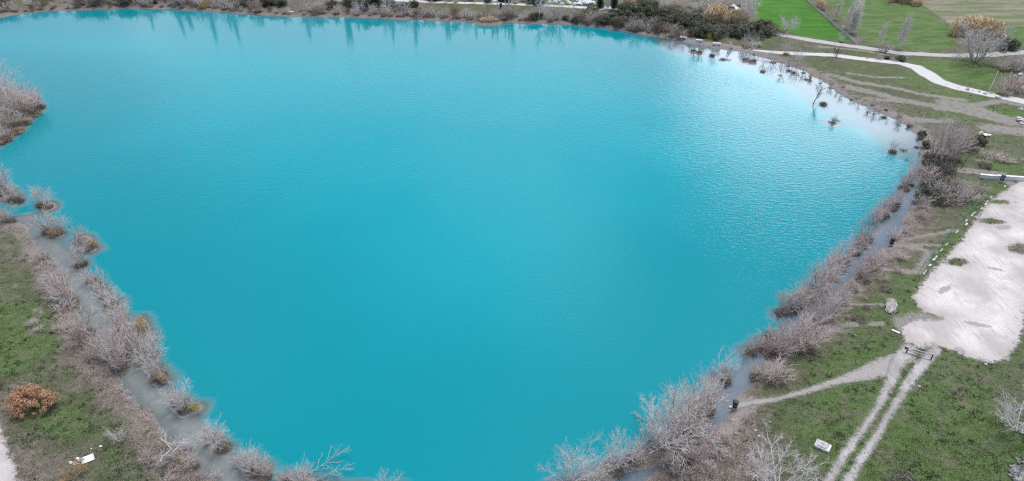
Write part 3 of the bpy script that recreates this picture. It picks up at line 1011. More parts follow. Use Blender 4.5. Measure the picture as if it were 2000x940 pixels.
def bush_proto(seed, h=2.6, w=1.7, n=2600, leaf=.11, mat=M_ever, stemmat=M_darkbark):
    r_ = np.random.default_rng(seed)
    lobes = []
    for i in range(16):
        a = r_.random() * 6.28; q = r_.random() ** .5
        z = h * (.25 + .55 * r_.random()) * (1 - .35 * q)
        lobes.append((w * .75 * q * math.cos(a), w * .75 * q * math.sin(a), z, w * (.22 + .22 * r_.random())))
    segs = []
    for i in range(7):
        L_ = lobes[i]
        segs.append((0, np.array([(0, 0, -.2), (L_[0] * .4, L_[1] * .4, L_[2] * .45), (L_[0], L_[1], L_[2] + L_[3] * 1.05)]), np.array([.06, .04, .012])))
    return [("stems", segs_mesh("stems", segs, lambda l: 5, stemmat)), ("foliage", leaf_cloud("foliage", mat, r_, lobes, n, leaf))]


def reed_proto(seed, rx=2.2, ry=.9, h=2.2, n=1500, mat=M_reed):
    r_ = np.random.default_rng(seed)
    rr = np.sqrt(r_.random(n)); aa = r_.random(n) * 6.28
    c = np.stack([rx * rr * np.cos(aa), ry * rr * np.sin(aa), np.full(n, -.15)], -1)
    st = blades("stalks", mat, c, h * (.6 + .5 * r_.random(n)) * (1.08 - .3 * rr), .022, .30, r_)
    c2 = c[:n // 2] + np.stack([r_.normal(0, .25, n // 2), r_.normal(0, .25, n // 2), h * (.75 + .25 * r_.random(n // 2)) * (1.05 - .3 * rr[:n // 2])], -1)
    pl = blades("plumes", mat, c2, .45, .06, .6, r_)
    return [("stalks", st), ("plumes", pl)]


PINK = [shrub_proto(10 + i, 3.0, 8 + i % 4, .50 + .08 * (i % 3)) for i in range(6)]
GREYS = [shrub_proto(30 + i, 3.0, 8, .55, twig=M_grey_t, stemmat=M_palebark) for i in range(4)]
PALES = [multi_tree_proto(50 + i, 4.0, 6 + i % 3, .05, .68, kids=(8, 7, 6), tw=.012) for i in range(4)]
LOWB = [shrub_proto(70 + i, 1.6, 12, 1.0, base=False, kids=(6, 6), tw=.010) for i in range(3)]
TREES = [tree_proto(90 + i, 6.0, tw=.022) for i in range(3)]
POPS = [poplar_proto(110 + i) for i in range(3)] + [poplar_proto(120, stems=3)]
EVERS = [bush_proto(130 + i, mat=M_ever if i % 2 else M_ever2) for i in range(5)]
SCRUB = [bush_proto(140 + i, h=2.2, n=2000, leaf=.075, mat=M_scrub, stemmat=M_bark) for i in range(3)]
YEL = [shrub_proto(150 + i, 2.2, 10, .6, twig=M_yellow, stemmat=M_yellow, base=False, tw=.014) for i in range(2)]
ORANGE = [shrub_proto(155, 1.6, 12, 1.0, twig=simple_mat("orange_twig", (.34, .20, .07), (.52, .34, .14), 3), stemmat=M_bark, base=False, tw=.010)]
REDS = [shrub_proto(160 + i, 2.0, 10, .6, twig=M_redtwig, base=False, tw=.013) for i in range(2)]
REEDS = [reed_proto(170 + i) for i in range(3)]


def tuft_proto(seed):
    r_ = np.random.default_rng(seed)
    n = 260
    rr = .42 * np.sqrt(r_.random(n)); aa = r_.random(n) * 6.28
    c = np.stack([rr * np.cos(aa), rr * np.sin(aa), np.full(n, -.15)], -1)
    m = MB(); m.rock((0, 0, -.06), (.26, .24, .16), seed)
    return [("blades", blades("blades", M_base, c, .75, .018, .8, r_)), ("root_mound", (lambda me: (me.materials.append(M_base), me)[1])(m.mesh("root_mound")))]


TUFTS = [tuft_proto(180 + i) for i in range(3)]
PROTO_H = {'pink': (PINK, 3.0), 'grey': (GREYS, 3.0), 'pale': (PALES, 4.2), 'low': (LOWB, 1.35), 'tree': (TREES, 6.3), 'poplar': (POPS, 10.5), 'ever': (EVERS, 2.5),
           'yellow': (YEL, 2.1), 'red': (REDS, 1.9), 'reed': (REEDS, 2.3), 'tuft': (TUFTS, .7), 'scrub': (SCRUB, 2.2), 'orange': (ORANGE, 1.4)}
NAMES = {'pink': ('bare_shrub', 'shrub'), 'grey': ('bare_shrub', 'shrub'), 'pale': ('bare_tree', 'tree'), 'low': ('brushwood_bush', 'bush'), 'tree': ('bare_tree', 'tree'),
         'poplar': ('poplar_tree', 'tree'), 'ever': ('evergreen_bush', 'bush'), 'yellow': ('yellow_willow', 'shrub'), 'red': ('reddish_shrub', 'shrub'),
         'reed': ('reed_clump', 'reeds'), 'tuft': ('grass_tuft', 'tuft'), 'scrub': ('scrub_bush', 'bush'), 'orange': ('orange_bush', 'bush')}
prng = np.random.default_rng(99)


SIZES = {}


def proto_size(parts):
    """height and typical crown radius of a prototype"""
    k = parts[0][1].name
    if k not in SIZES:
        zs, rs = [], []
        for _, me in parts:
            a = np.empty(len(me.vertices) * 3, np.float32); me.vertices.foreach_get('co', a); a = a.reshape(-1, 3)
            zs.append(np.percentile(a[:, 2], 99)); rs.append(np.percentile(np.hypot(a[:, 0], a[:, 1]), 90))
        SIZES[k] = (max(zs), max(rs))
    return SIZES[k]


def plant(kind, px, py, hpx, label, group=None, wide=1.0, var=None, rz=None, sink=0.0):
    protos, ph = PROTO_H[kind]
    x, y, z = ground_w(px, py)
    v = int(prng.integers(len(protos))) if var is None else var
    H_, R_ = proto_size(protos[v])
    dep = PITCH + math.atan((py - PH / 2) / FOC)
    s = (1.22 if kind in ('pink', 'grey') and py > 100 else 1.0) * hpx * m_per_px(px, py)[0] / (H_ * math.cos(dep) + .9 * R_ * wide * math.sin(dep))
    x, y = np.array((x, y)) * (1 + .35 * R_ * wide * s / math.hypot(x, y))      # the given pixel is the near foot of the plant
    z = max(float(height(x, y)), -.25)
    name, cat = NAMES[kind]
    wx = wide * s
    return copy_thing(protos[v], name, (x, y, z - sink), prng.random() * 6.28 if rz is None else rz, (wx, wx, s), label, cat, group)


def row(kinds, line, n, hpx, jit, label, group, wide=1.0, seed=0, key=0, rev=False):
    """n plants along a photo polyline; label gets the ordinal, counted along the row"""
    r_ = np.random.default_rng(seed)
    line = np.array(line, float)
    L = np.concatenate([[0], np.cumsum(np.hypot(*np.diff(line, axis=0).T))])
    for i in range(n):
        t = (i + .5 + .7 * (r_.random() - .5)) / n * L[-1]
        k = min(np.searchsorted(L, t, side='right') - 1, len(line) - 2)
        q = line[k] + (line[k + 1] - line[k]) * (t - L[k]) / (L[k + 1] - L[k])
        px, py = q[0] + r_.normal(0, jit), q[1] + r_.normal(0, jit * .5)
        kd = kinds[int(r_.integers(len(kinds)))]
        plant(kd, px, py, hpx * (.55 + .75 * r_.random() ** 1.5) * (.8 if kd == 'low' else 1), label.format(o=ordn(i)), group, wide * (.85 + .3 * r_.random()))


# ---- peninsula on the left edge
PEN = [('grey', 5, 190, 62), ('grey', 22, 200, 55), ('pink', 40, 205, 50), ('grey', 58, 208, 45), ('pink', 75, 212, 38), ('pink', 2, 225, 60), ('grey', 22, 228, 58),
       ('pink', 44, 226, 50), ('pink', 66, 222, 36), ('pink', 4, 255, 50), ('pink', 22, 250, 40), ('pink', 40, 245, 30), ('pink', 2, 282, 34), ('pink', 14, 272, 26), ('grey', -20, 215, 70), ('grey', -18, 260, 60)]
for i, (k, x, y, h_) in enumerate(PEN):
    plant(k, x, y, h_, f"bare shrub on the wooded spit at the left edge, {ordn(i)} counting from its far side", "shrubs on the wooded spit", 1.15)
for i, (x, y, h_) in enumerate([(12, 286, 14), (32, 262, 14), (50, 247, 12), (70, 232, 12)]):
    plant('tuft', x, y, h_, f"tan grass fringe at the waterline of the wooded spit, {ordn(i)} from the photo's left edge", "grass fringes of the spit", 2.2)

# ---- left shore: islets between lake and flooded path
LISL = [('pink', -5, 372, 42), ('pink', 10, 378, 46), ('grey', 28, 392, 34), ('pink', 40, 396, 26), ('pink', 84, 402, 38), ('grey', 96, 408, 30), ('pink', 98, 455, 44), ('pink', 114, 460, 38),
        ('grey', 128, 452, 30), ('pink', 160, 475, 34), ('pink', 176, 488, 28), ('grey', 152, 500, 36), ('pink', 160, 520, 36), ('grey', 180, 552, 34), ('pink', 196, 566, 34), ('pink', 206, 582, 30), ('grey', 222, 602, 50),
        ('pale', 232, 628, 62), ('pink', 244, 650, 52), ('pale', 258, 668, 56), ('pink', 268, 690, 50), ('grey', 282, 706, 56), ('pale', 296, 722, 58), ('pink', 312, 744, 48),
        ('grey', 300, 700, 48), ('pale', 352, 800, 62), ('grey', 362, 806, 40), ('pink', 346, 790, 34), ('pale', 424, 874, 62), ('pink', 438, 880, 42), ('pink', 414, 866, 36),
        ('pale', 482, 918, 50), ('grey', 502, 928, 46), ('pink', 470, 912, 34), ('pink', 520, 938, 40)]
for i, (k, x, y, h_) in enumerate(LISL):
    lab = {'pink': "bare pinkish shrub", 'grey': "bare grey shrub", 'pale': "pale bare sapling"}[k]
    plant(k, x, y, h_, f"{lab} on the islets beside the left flooded path, {ordn(i)} from their far end", "plants of the left islets", 1.1)
plant('reed', 282, 650, 34, "narrow tan reed bed along the water side of the left islets", wide=.55, rz=-1.1)
plant('reed', 318, 748, 22, "small tan reed fringe at the near tip of the long left islet", wide=.6, rz=-.4)
plant('reed', 182, 484, 18, "little orange-tan reed clump on the upper left islet", wide=.6, rz=.3)
plant('yellow', 384, 806, 26, "round yellow-green shrub alone at the water by the left islets", wide=1.3)
plant('reed', 105, 463, 16, "tan grass clump under the shrub of the second left islet", wide=.5)

# ---- left bank: pinkish scrub on the land side of the flooded path
row(['pink', 'low', 'pink'], [(0, 430), (28, 438)], 4, 34, 5, "bare shrub at the upper left bank corner by the photo edge, {o} from the left", "corner shrubs on the left bank", 1.2, 1)
row(['low', 'pink', 'low'], [(88, 512), (118, 568), (140, 612)], 10, 34, 6, "pinkish brushwood bush beside the upper left flooded path, {o} from the top", "brushwood of the upper left bank", 1.5, 2)
row(['pink', 'grey'], [(110, 565), (150, 605)], 5, 46, 8, "bare branching shrub overhanging the middle left flooded path, {o} from the top", "overhanging shrubs of the left bank", 1.1, 3)
row(['low', 'grey', 'low'], [(90, 600), (60, 640), (110, 640), (140, 660)], 9, 17, 12, "low grey brushwood bush on the left meadow slope, {o} in its patch", "low brushwood on the left slope", 1.6, 4)
row(['pink', 'pink', 'low'], [(160, 645), (185, 690), (200, 715)], 6, 46, 5, "pink bare shrub on the left bank below the leaning tree, {o} from the top", "pink shrubs of the left bank", 1.1, 5)
row(['pink', 'pink'], [(222, 715), (238, 735)], 3, 60, 5, "tall pink bare shrub standing in the left flooded path, {o} from the top", "pink shrubs in the left flooded path", 1.0, 6)
row(['low', 'low', 'pink'], [(225, 760), (262, 800), (300, 850)], 7, 19, 8, "dry brown brushwood bush on the lower left bank, {o} from the top", "brushwood of the lower left bank", 1.6, 7)
row(['low', 'grey', 'low'], [(250, 870), (300, 905), (350, 940)], 7, 24, 14, "grey thorny brushwood bush at the lower left corner of the bank, {o} from the top", "thorny brushwood of the lower left bank", 1.4, 8)
row(['pink', 'low'], [(360, 880), (390, 925), (410, 945)], 5, 30, 6, "pinkish shrub crowding the lowest left flooded path, {o} from the top", "shrubs at the lowest left path", 1.2, 9)
row(['low'], [(45, 880), (62, 905), (80, 935)], 6, 10, 8, "grey twiggy weed bush beside the left gravel drive, {o} from the top", "weed bushes by the gravel drive", 1.8, 10)
row(['pink', 'grey', 'pale'], [(540, 938), (580, 948), (640, 960)], 6, 34, 6, "bare shrub on the near bank at the photo's bottom, {o} from the left", "shrubs of the near bank", 1.1, 11)
plant('pale', 760, 968, 50, "lone pale bare bush poking up at the bottom middle of the lake", wide=1.0)

# ---- right islet strip between lake and flooded channel
RISL = [('pale', 1112, 960, 105), ('pale', 1150, 955, 62), ('grey', 1198, 925, 62), ('pale', 1218, 918, 78), ('grey', 1236, 908, 60), ('pale', 1284, 890, 118), ('pale', 1308, 885, 130), ('pink', 1330, 872, 110),
        ('grey', 1270, 860, 50), ('pale', 1345, 850, 105), ('pink', 1362, 822, 80), ('grey', 1372, 808, 70), ('grey', 1380, 790, 50), ('pale', 1408, 748, 66), ('pink', 1416, 750, 36), ('pink', 1466, 692, 38),
        ('pink', 1482, 684, 30), ('red', 1494, 672, 30), ('pink', 1512, 668, 42), ('pink', 1526, 616, 42), ('grey', 1540, 612, 50), ('pink', 1556, 610, 46), ('pale', 1570, 596, 52), ('pink', 1580, 588, 58),
        ('pink', 1596, 576, 60), ('grey', 1606, 570, 56), ('pink', 1618, 548, 52), ('pink', 1634, 530, 52), ('grey', 1646, 516, 48), ('pink', 1666, 500, 40), ('pink', 1680, 486, 42), ('pink', 1690, 470, 44),
        ('pink', 1702, 452, 40), ('grey', 1712, 436, 38), ('pink', 1724, 424, 40), ('pink', 1738, 410, 38), ('pink', 1748, 402, 32), ('red', 1752, 404, 16), ('pink', 1764, 374, 34), ('pink', 1776, 362, 30)]
for i, (k, x, y, h_) in enumerate(RISL):
    lab = {'pink': "bare pinkish shrub", 'grey': "bare grey shrub", 'pale': "pale bare sapling", 'red': "rusty brown shrub"}[k]
    plant(k, x, y, h_, f"{lab} on the islet strip off the right shore, {ordn(i)} from the bottom", "plants of the right islet strip", 1.0)
# ---- right bank, land side of the channel
row(['pink', 'grey', 'pink', 'low'], [(1300, 925), (1350, 900), (1390, 870)], 9, 46, 10, "bare shrub on the bank behind the big pale saplings, {o} from the bottom", "bank shrubs at the lower right", 1.2, 20)
row(['low', 'low', 'grey'], [(1350, 935), (1400, 905), (1420, 850)], 8, 28, 10, "tangled brushwood bush on the lower right bank, {o} from the bottom", "brushwood of the lower right bank", 1.7, 21)
row(['pink', 'grey'], [(1480, 745), (1510, 750)], 3, 44, 5, "bare shrub left of the footpath on the channel edge, {o} from the left", "shrubs above the footpath", 1.3, 22)
row(['pink', 'pink', 'grey'], [(1500, 705), (1540, 680), (1570, 690)], 6, 62, 7, "tall pinkish shrub at the muddy end of the right channel, {o} from the left", "tall shrubs of the muddy channel end", 1.1, 23)
row(['pink', 'grey'], [(1575, 655), (1610, 620), (1645, 590)], 7, 58, 6, "bare shrub leaning over the right channel's land side, {o} from the bottom", "shrubs leaning over the right channel", 1.0, 24)
row(['pink', 'low'], [(1650, 585), (1690, 540), (1720, 505)], 7, 44, 7, "brown shrub along the middle of the right channel bank, {o} from the bottom", "shrubs of the middle channel bank", 1.2, 25)
row(['low', 'pink'], [(1760, 470), (1785, 440), (1800, 415)], 6, 32, 6, "pinkish bush between the litter bin and the dark thicket, {o} from the bottom", "bushes by the channel litter bin", 1.4, 26)
# dark thicket and pink tree at the right corner of the lake
for i, (k, x, y, h_, w) in enumerate([('ever', 1800, 268, 18, 1), ('ever', 1806, 290, 24, 1), ('ever', 1812, 335, 40, 1.2), ('ever', 1838, 348, 44, 1.2), ('ever', 1822, 372, 46, 1.2), ('ever', 1850, 372, 44, 1.2), ('ever', 1806, 396, 42, 1.2),
                                      ('ever', 1834, 398, 44, 1.2), ('ever', 1866, 392, 36, 1.3), ('ever', 1886, 288, 30, 1.2), ('ever', 1912, 284, 28, 1.2), ('ever', 1922, 328, 22, 1.2), ('ever', 1902, 300, 18, 1.3)]):
    k = 'scrub' if i in (3, 4, 5, 7, 8, 11, 12) else k
    plant(k, x, y, h_ * .8, ('brownish' if k == 'scrub' else 'dark') + f" olive bush in the thicket at the lake's right corner, {ordn(i)} from its far end", "dark thicket at the right corner", w)
for i, (x, y, h_) in enumerate([(1800, 350, 36), (1812, 366, 40), (1826, 388, 38), (1848, 402, 36), (1864, 384, 36), (1880, 398, 34), (1896, 392, 28), (1800, 412, 30), (1878, 376, 30), (1910, 378, 26)]):
    plant(['low', 'pink', 'grey'][i % 3], x, y, h_, f"brownish twiggy bush woven through the right corner thicket, {ordn(i)} of ten", "twiggy bushes of the right thicket", 1.4)
for i, (x, y, h_) in enumerate([(1838, 325, 88), (1822, 312, 70), (1855, 318, 72), (1868, 300, 48)]):
    plant('pink', x, y, h_, ["largest pink bare tree-like shrub at the lake's right corner", "pink bare shrub on the water side of the largest one", "pink bare shrub on the land side of the largest one", "smaller thin bare shrub right of the pink corner group"][i], "pink shrubs at the right corner", .85, var=[0, 1, 2, 3][i])
row(['low'], [(1900, 318), (1950, 315), (2000, 318)], 7, 20, 8, "low pinkish scrub bush behind the white concrete wall, {o} from the left", "scrub behind the concrete wall", 2.2, 27)
row(['low', 'pink'], [(1770, 355), (1800, 340)], 2, 26, 4, "thin pink shrub standing where the right channel opens, {o} from the left", "shrubs at the channel mouth", 1.2, 28)

# ---- in the shallows off the right far shore
SH = [(1742, 300, 24, 'pink'), (1626, 242, 14, 'pink'), (1354, 103, 22, 'grey'), (1366, 105, 20, 'pink'), (1390, 112, 22, 'grey'), (1524, 150, 22, 'pale'), (1490, 128, 20, 'pale'), (1510, 125, 26, 'grey'), (1556, 130, 34, 'pale'), (1693, 222, 14, 'pink')]
for i, (x, y, h_, k) in enumerate(SH):
    plant(k, x, y, h_, f"bare bush standing in the shallows off the right far shore, {ordn(i)} of the scattered ones", "bushes standing in the shallows", .9)
for i, (x, y, h_, w) in enumerate([(1608, 206, 10, 1.6), (1598, 195, 5, 1.4), (1412, 117, 9, 1.7), (1422, 120, 8, 1.6), (1390, 113, 8, 1.3), (1456, 121, 9, 2), (1470, 122, 9, 1.8), (1490, 140, 8, 1.4), (1540, 139, 6, 1.5), (1550, 145, 6, 1.5),
                                   (1574, 158, 9, 1.2), (1582, 160, 6, 1.2), (1576, 175, 5, 1.5), (1632, 238, 12, .9), (1763, 297, 13, .8), (1767, 320, 11, .8), (1767, 333, 7, .9), (1766, 342, 6, .9), (1790, 290, 9, .8), (1797, 274, 13, .7), (1726, 232, 11, .8),
                                   (1708, 277, 5, 1.2), (1606, 207, 7, 1.3), (1742, 303, 11, 1.5), (1776, 250, 12, .8), (1752, 538, 0.1, 1)]):
    if h_ < 1: continue
    plant('tuft', x, y, h_ * .72, f"dark grass stump rising from the shallow water near the right shore, {ordn(i)} of the scatter", "grass stumps in the shallows", w)

row(['grey', 'pale', 'pink'], [(1335, 92), (1400, 104), (1470, 112), (1540, 128), (1600, 166), (1680, 214), (1760, 252)], 26, 15, 5,
    "thin bare bush in the pale flooded right margin, {o} from far end", "thin bushes of the flooded margin", .9, 64)
row(['low', 'pink', 'grey'], [(1620, 160), (1700, 205), (1790, 250)], 8, 15, 6, "twiggy bush on the trodden mud above the white bay, {o} from the left", "twiggy bushes above the white bay", 1.2, 65)
row(['low', 'scrub', 'pink'], [(1650, 640), (1700, 590), (1750, 530), (1790, 480)], 9, 15, 14, "small dead brush clump between right channel and lot, {o} from bottom", "brush clumps on the right slope", 1.6, 66)

# ---- far shore
row(['pink', 'grey', 'pink', 'red'], [(0, 26), (100, 18), (200, 14), (300, 13), (400, 18), (500, 26), (640, 30), (760, 32), (900, 38), (1000, 42), (1100, 45), (1180, 53), (1260, 64), (1340, 78)], 96, 23, 3,
    "small bare shrub at the far waterline, {o} of the row from the left", "shrubs along the far waterline", 1.3, 40)
row(['ever'], [(330, 8), (420, 4), (520, 4)], 7, 18, 4, "dark evergreen bush behind the far left shore, {o} from the left", "evergreens of the far left shore", 1.5, 41)
row(['ever'], [(460, 14), (520, 14), (560, 10)], 5, 16, 4, "dark bush close to the far left water, {o} from the left", "dark bushes by the far left water", 1.3, 42)
row(['ever'], [(675, 12), (740, 18), (800, 20), (812, 12)], 11, 26, 6, "dark evergreen in the far shore clump crossing the pale path, {o} from the left", "evergreen clump of the far shore", 1.2, 43)
row(['grey', 'pale'], [(690, 26), (720, 26), (760, 26), (800, 26)], 7, 36, 4, "grey leafless tree in front of the far evergreen clump, {o} from the left", "grey trees of the far clump", .9, 44)
row(['pink', 'grey', 'ever'], [(0, -2), (150, -6), (300, -4), (450, -4), (600, -6)], 22, 22, 6, "bush beyond the far left bank path, {o} from the left", "bushes beyond the far left path", 1.4, 45)
row(['ever', 'grey', 'pink'], [(830, 2), (900, 3), (1000, 5), (1050, 10)], 12, 20, 4, "bush behind the far middle shore path, {o} from the left", "bushes behind the far middle path", 1.4, 46)
row(['poplar'], [(935, 36), (965, 37), (1000, 38)], 7, 32, 3, "thin grey sapling behind the far reed bed, {o} from the left", "thin saplings behind the far reeds", .8, 47)
row(['grey', 'pink', 'ever'], [(1020, 36), (1080, 40), (1150, 46), (1220, 54)], 14, 22, 4, "shrub crowded below the far path's right end, {o} from the left", "shrubs below the far path", 1.2, 48)
for i, (x, y, h_) in enumerate([(1052, 40, 52), (1094, 40, 46), (1084, 38, 40), (1118, 34, 30), (1068, 38, 36)]):
    plant('pale' if i > 2 else 'tree', x, y, h_, ["tallest white-stemmed bare tree at the far shore path", "white-stemmed bare tree right of the tallest one on the far shore", "slim white-stemmed tree between two bigger ones on the far shore", "pale thin tree at the right of the far white-stemmed group", "pale sapling just right of the tallest far tree"][i], "white-stemmed far trees", .7)
thk = [(1235, 52), (1258, 56), (1282, 60), (1225, 38), (1250, 42), (1275, 48), (1300, 52), (1240, 28), (1265, 32), (1290, 38), (1315, 44), (1335, 50), (1305, 62), (1328, 66), (1352, 70), (1375, 72), (1398, 76), (1345, 56), (1368, 60),
       (1392, 64), (1415, 68), (1438, 74), (1360, 46), (1385, 52), (1410, 56), (1435, 62), (1458, 70), (1478, 78), (1495, 72), (1510, 66), (1475, 64), (1215, 30), (1200, 40), (1188, 46), (1210, 52), (1330, 36), (1310, 30), (1345, 42), (1450, 56), (1290, 26), (1270, 22), (1490, 60), (1170, 40), (1155, 34)]
thk = sorted(thk, key=lambda q: q[0])
for i, (x, y) in enumerate(thk):
    plant('scrub' if i % 3 == 1 else 'ever', x, y, 17 + 7 * prng.random(), ('olive-brown' if i % 3 == 1 else 'dark green') + f" bush in the big thicket above the far right shore, {ordn(i)} from the left", "dark thicket of the far right shore", 1.35)
row(['grey', 'pink'], [(1200, 58), (1260, 66), (1290, 70)], 5, 26, 4, "pale bare shrub along the lower edge of the far thicket, {o} from the left", "bare shrubs below the far thicket", .9, 50)
plant('pale', 1276, 56, 24, "whitish bare shrub standing in front of the far dark thicket", wide=.8)
plant('pink', 1299, 66, 26, "thin pink shrub directly above the yellow willow at the waterline", wide=.7)
row(['grey', 'pink', 'grey'], [(1370, 26), (1420, 18), (1450, 14)], 7, 30, 6, "mauve leafless shrub behind the far reeds, {o} from the left", "mauve shrubs behind the far reeds", 1.6, 51)
row(['pink', 'grey'], [(1290, 16), (1340, 20), (1400, 22), (1340, 8)], 9, 22, 6, "mauve scrub bush at the top edge above the thicket, {o} of the row", "mauve scrub above the thicket", 1.7, 52)
FARB = [multi_tree_proto(202, 6.0, 6, .12, .55, kids=(8, 7, 6), tw=.028), multi_tree_proto(203, 5.0, 7, .08, .75, kids=(8, 7, 6), tw=.028)]
PROTO_H['farbare'] = (FARB, 6); NAMES['farbare'] = ('bare_tree', 'tree')
plant('farbare', 1455, 46, 64, "big white-limbed bare tree at the corner of the bright green field", wide=1.0, var=0)
plant('pale', 1471, 97, 26, "small leaning white bare tree at the start of the gravel road", wide=.9)
plant('grey', 1455, 92, 34, "thin grey shrub with one tall shoot beside the white post", wide=.6)
row(['low', 'grey'], [(1430, 94), (1460, 92), (1490, 92)], 5, 14, 4, "low grey bush around the start of the gravel road, {o} from the left", "low bushes at the road start", 1.5, 53)
plant('farbare', 1536, 68, 44, "rounded grey bare tree at the lower edge of the bright field", wide=.85, var=1)
plant('grey', 1535, 108, 26, "thin pale shrub beside the gravel road below the bright field", wide=.8)
for i, (x, y, h_, v) in enumerate([(1632, 40, 44, 0), (1652, 58, 62, 1), (1664, 66, 66, 3), (1716, 92, 48, 1), (1756, 98, 70, 2)]):
    plant('poplar', x, y, h_, ["leafless poplar farthest up the field ditch", "leafless poplar on the left of the pair by the ditch", "broad leafless poplar on the right of the pair by the ditch", "short forked leafless poplar beside the dark bush in the second field", "tallest single leafless poplar in the second green field"][i], "leafless poplars in the fields", 1.5, var=v)
plant('grey', 1642, 84, 24, "thin grey shrub at the lower end of the field ditch", wide=.7)
plant('low', 1725, 104, 26, "dark twiggy bush at the foot of the short forked poplar", wide=1.1)
plant('red', 1632, 112, 26, "reddish shrub between the two gravel roads", wide=.6)
row(['ever', 'low'], [(1690, 112), (1740, 118), (1770, 122)], 5, 10, 4, "small dark bush on the verge between the two roads, {o} from the left", "verge bushes between the roads", 1.5, 54)
BIG = multi_tree_proto(200, 9.0, 9, .17, .80, twig=M_grey_t, bark=M_bark, kids=(9, 7, 6), tw=.02)
x, y, z = ground(1903, 122)
copy_thing(BIG, 'bare_tree', (x, y, z), .4, (1.15, 1.15, .95), "largest grey bare tree, many dark trunks, straddling the farm road", 'tree', None)
row(['grey', 'grey', 'low'], [(1950, 128), (1975, 140), (2000, 135), (1985, 118)], 6, 34, 8, "grey leafless shrub beside the farm road at the right edge, {o} in its clump", "grey shrubs at the right edge", 1.4, 55)
row(['low', 'pink'], [(1950, 185), (1970, 178), (1985, 186), (1990, 165)], 6, 34, 6, "brownish thorn bush in the plot behind the low fence, {o} in its plot", "thorn bushes in the fenced plot", 1.5, 56)
plant('ever', 1970, 98, 26, "dark round evergreen bush at the right of the largest bare tree", wide=1.2)
plant('ever', 1958, 102, 16, "smaller dark bush touching the round evergreen's left side", wide=1.2)
plant('reed', 1893, 72, 44, "big golden reed clump behind the largest bare tree", wide=1.15, rz=.05, var=0)
plant('reed', 1928, 76, 38, "golden reed clump at the right end of the big one", wide=.9, rz=.15, var=1)
plant('reed', 1602, 18, 20, "small round golden reed clump beside the field ditch", wide=.8)
row(['reed'], [(1730, 2), (1760, 5), (1792, 14)], 4, 18, 3, "tan reed clump at the far edge of the second field, {o} from the left", "reeds at the far field edge", .9, 57)
row(['ever', 'low'], [(1690, -6), (1740, -4), (1810, 2)], 5, 14, 3, "dark bush behind the field-edge reeds, {o} from the left", "bushes behind the field-edge reeds", 1.4, 58)
row(['reed'], [(1215, 14), (1235, 12), (1262, 10)], 3, 28, 3, "tan reed clump right of the two conifers, {o} from the left", "reeds beside the conifers", .8, 59)
row(['reed'], [(1390, 38), (1420, 42), (1455, 46)], 4, 26, 3, "tan reed clump between thicket and white-limbed tree, {o} from the left", "reeds behind the far thicket", 1.0, 60)
plant('reed', 955, 49, 14, "isolated tan reed bed standing in the water at the far shore", wide=1.7, rz=.05)
for i, (x, y, h_, lab) in enumerate([(402, 18, 16, "yellow willow bush at the far left shore"), (95, 10, 12, "yellow-leaved bush by the far left bank path"), (1045, 44, 12, "round yellow bush at the waterline under the tallest white-stemmed tree"),
                                     (1299, 77, 14, "yellow willow at the far waterline left of the benches"), (1352, 71, 11, "yellow bush nearest the first concrete bench"), (1384, 77, 15, "bright yellow bush below the dark far thicket"),
                                     (1582, 156, 15, "yellow bush at the right far shoreline near the gravel road")]):
    plant('yellow', x, y, h_, lab, "yellow bushes along the shore", 1.0)
row(['ever', 'grey', 'scrub', 'pink'], [(0, 18), (120, 8), (260, 4), (420, 8), (560, 18), (660, 20)], 30, 21, 5, "mixed thicket bush between the far left shore and its path, {o} from the left", "mixed thicket of the far left bank", 1.4, 62)
row(['scrub', 'grey', 'low', 'pink'], [(815, 30), (900, 34), (1010, 36)], 15, 14, 3, "low scrub bush on the far middle bank below the path, {o} from the left", "low scrub of the far middle bank", 1.6, 63)
# trees just past the top edge whose reflections lie in the far water
row(['poplar', 'farbare', 'poplar'], [(270, 10), (400, 2), (560, 2), (700, 6), (860, 6), (1010, 8)], 20, 62, 5, "bare tree behind the far shore, reflected in the water, {o} from the left", "tall bare trees of the far shore", .9, 61)
# conifers
def conifer_proto(seed, h=6.0):
    r_ = np.random.default_rng(seed)
    lobes = [(r_.normal(0, .10), r_.normal(0, .10), h * t, .28 + 1.0 * (1 - t) ** .8 * min(1, t * 6 + .25)) for t in np.linspace(.08, .97, 22)]
    return [("trunk", segs_mesh("trunk", [(0, np.array([(0, 0, -.2), (0, 0, h * .5), (0, 0, h * .93)]), np.array([.14, .09, .02]))], lambda l: 6, M_darkbark)),
            ("crown", leaf_cloud("crown", M_conif, r_, lobes, 2600, .12))]


for i, (px, py) in enumerate([(1172, 16), (1199, 16)]):
    x, y, z = ground(px, py)
    copy_thing(conifer_proto(210 + i), 'conifer_tree', (x, y, z), i * 2, (1.1, 1.1, .95), ["dark conifer on the left of the white stone pillar", "dark conifer on the right of the white stone pillar"][i], 'tree', "conifers beside the pillar")

# ---- single large plants near the camera
WT = multi_tree_proto(220, 5.4, 11, .085, .85, kids=(8, 7, 6), tw=.014)
x, y, z = ground(1516, 962)
copy_thing(WT, 'bare_tree', (x, y, z), .3, (1.02, 1.02, .9), "large white many-stemmed bare tree beside the concrete slab", 'tree', None)
WT2 = multi_tree_proto(221, 5.2, 10, .085, .95, kids=(8, 7, 6), tw=.013)
x, y, z = ground(1988, 840)
copy_thing(WT2, 'bare_tree', (x, y, z), 1.2, (.95, .95, .85), "large white spreading bare tree at the right edge by the rubble", 'tree', None)
FT = tree_proto(222, 4.6, .10, 1.0, fork=.15, limbs=7, kids=(6, 5), tw=.018, lens=(.7, .5, .5), wob=1.5)
x, y, z = ground(337, 896)
copy_thing(FT, 'bare_tree', (x, y, z), 2.1, (1.0, 1.0, .72), "small white forked bare tree on the lower left bank", 'tree', None)
x, y, z = ground(150, 592)
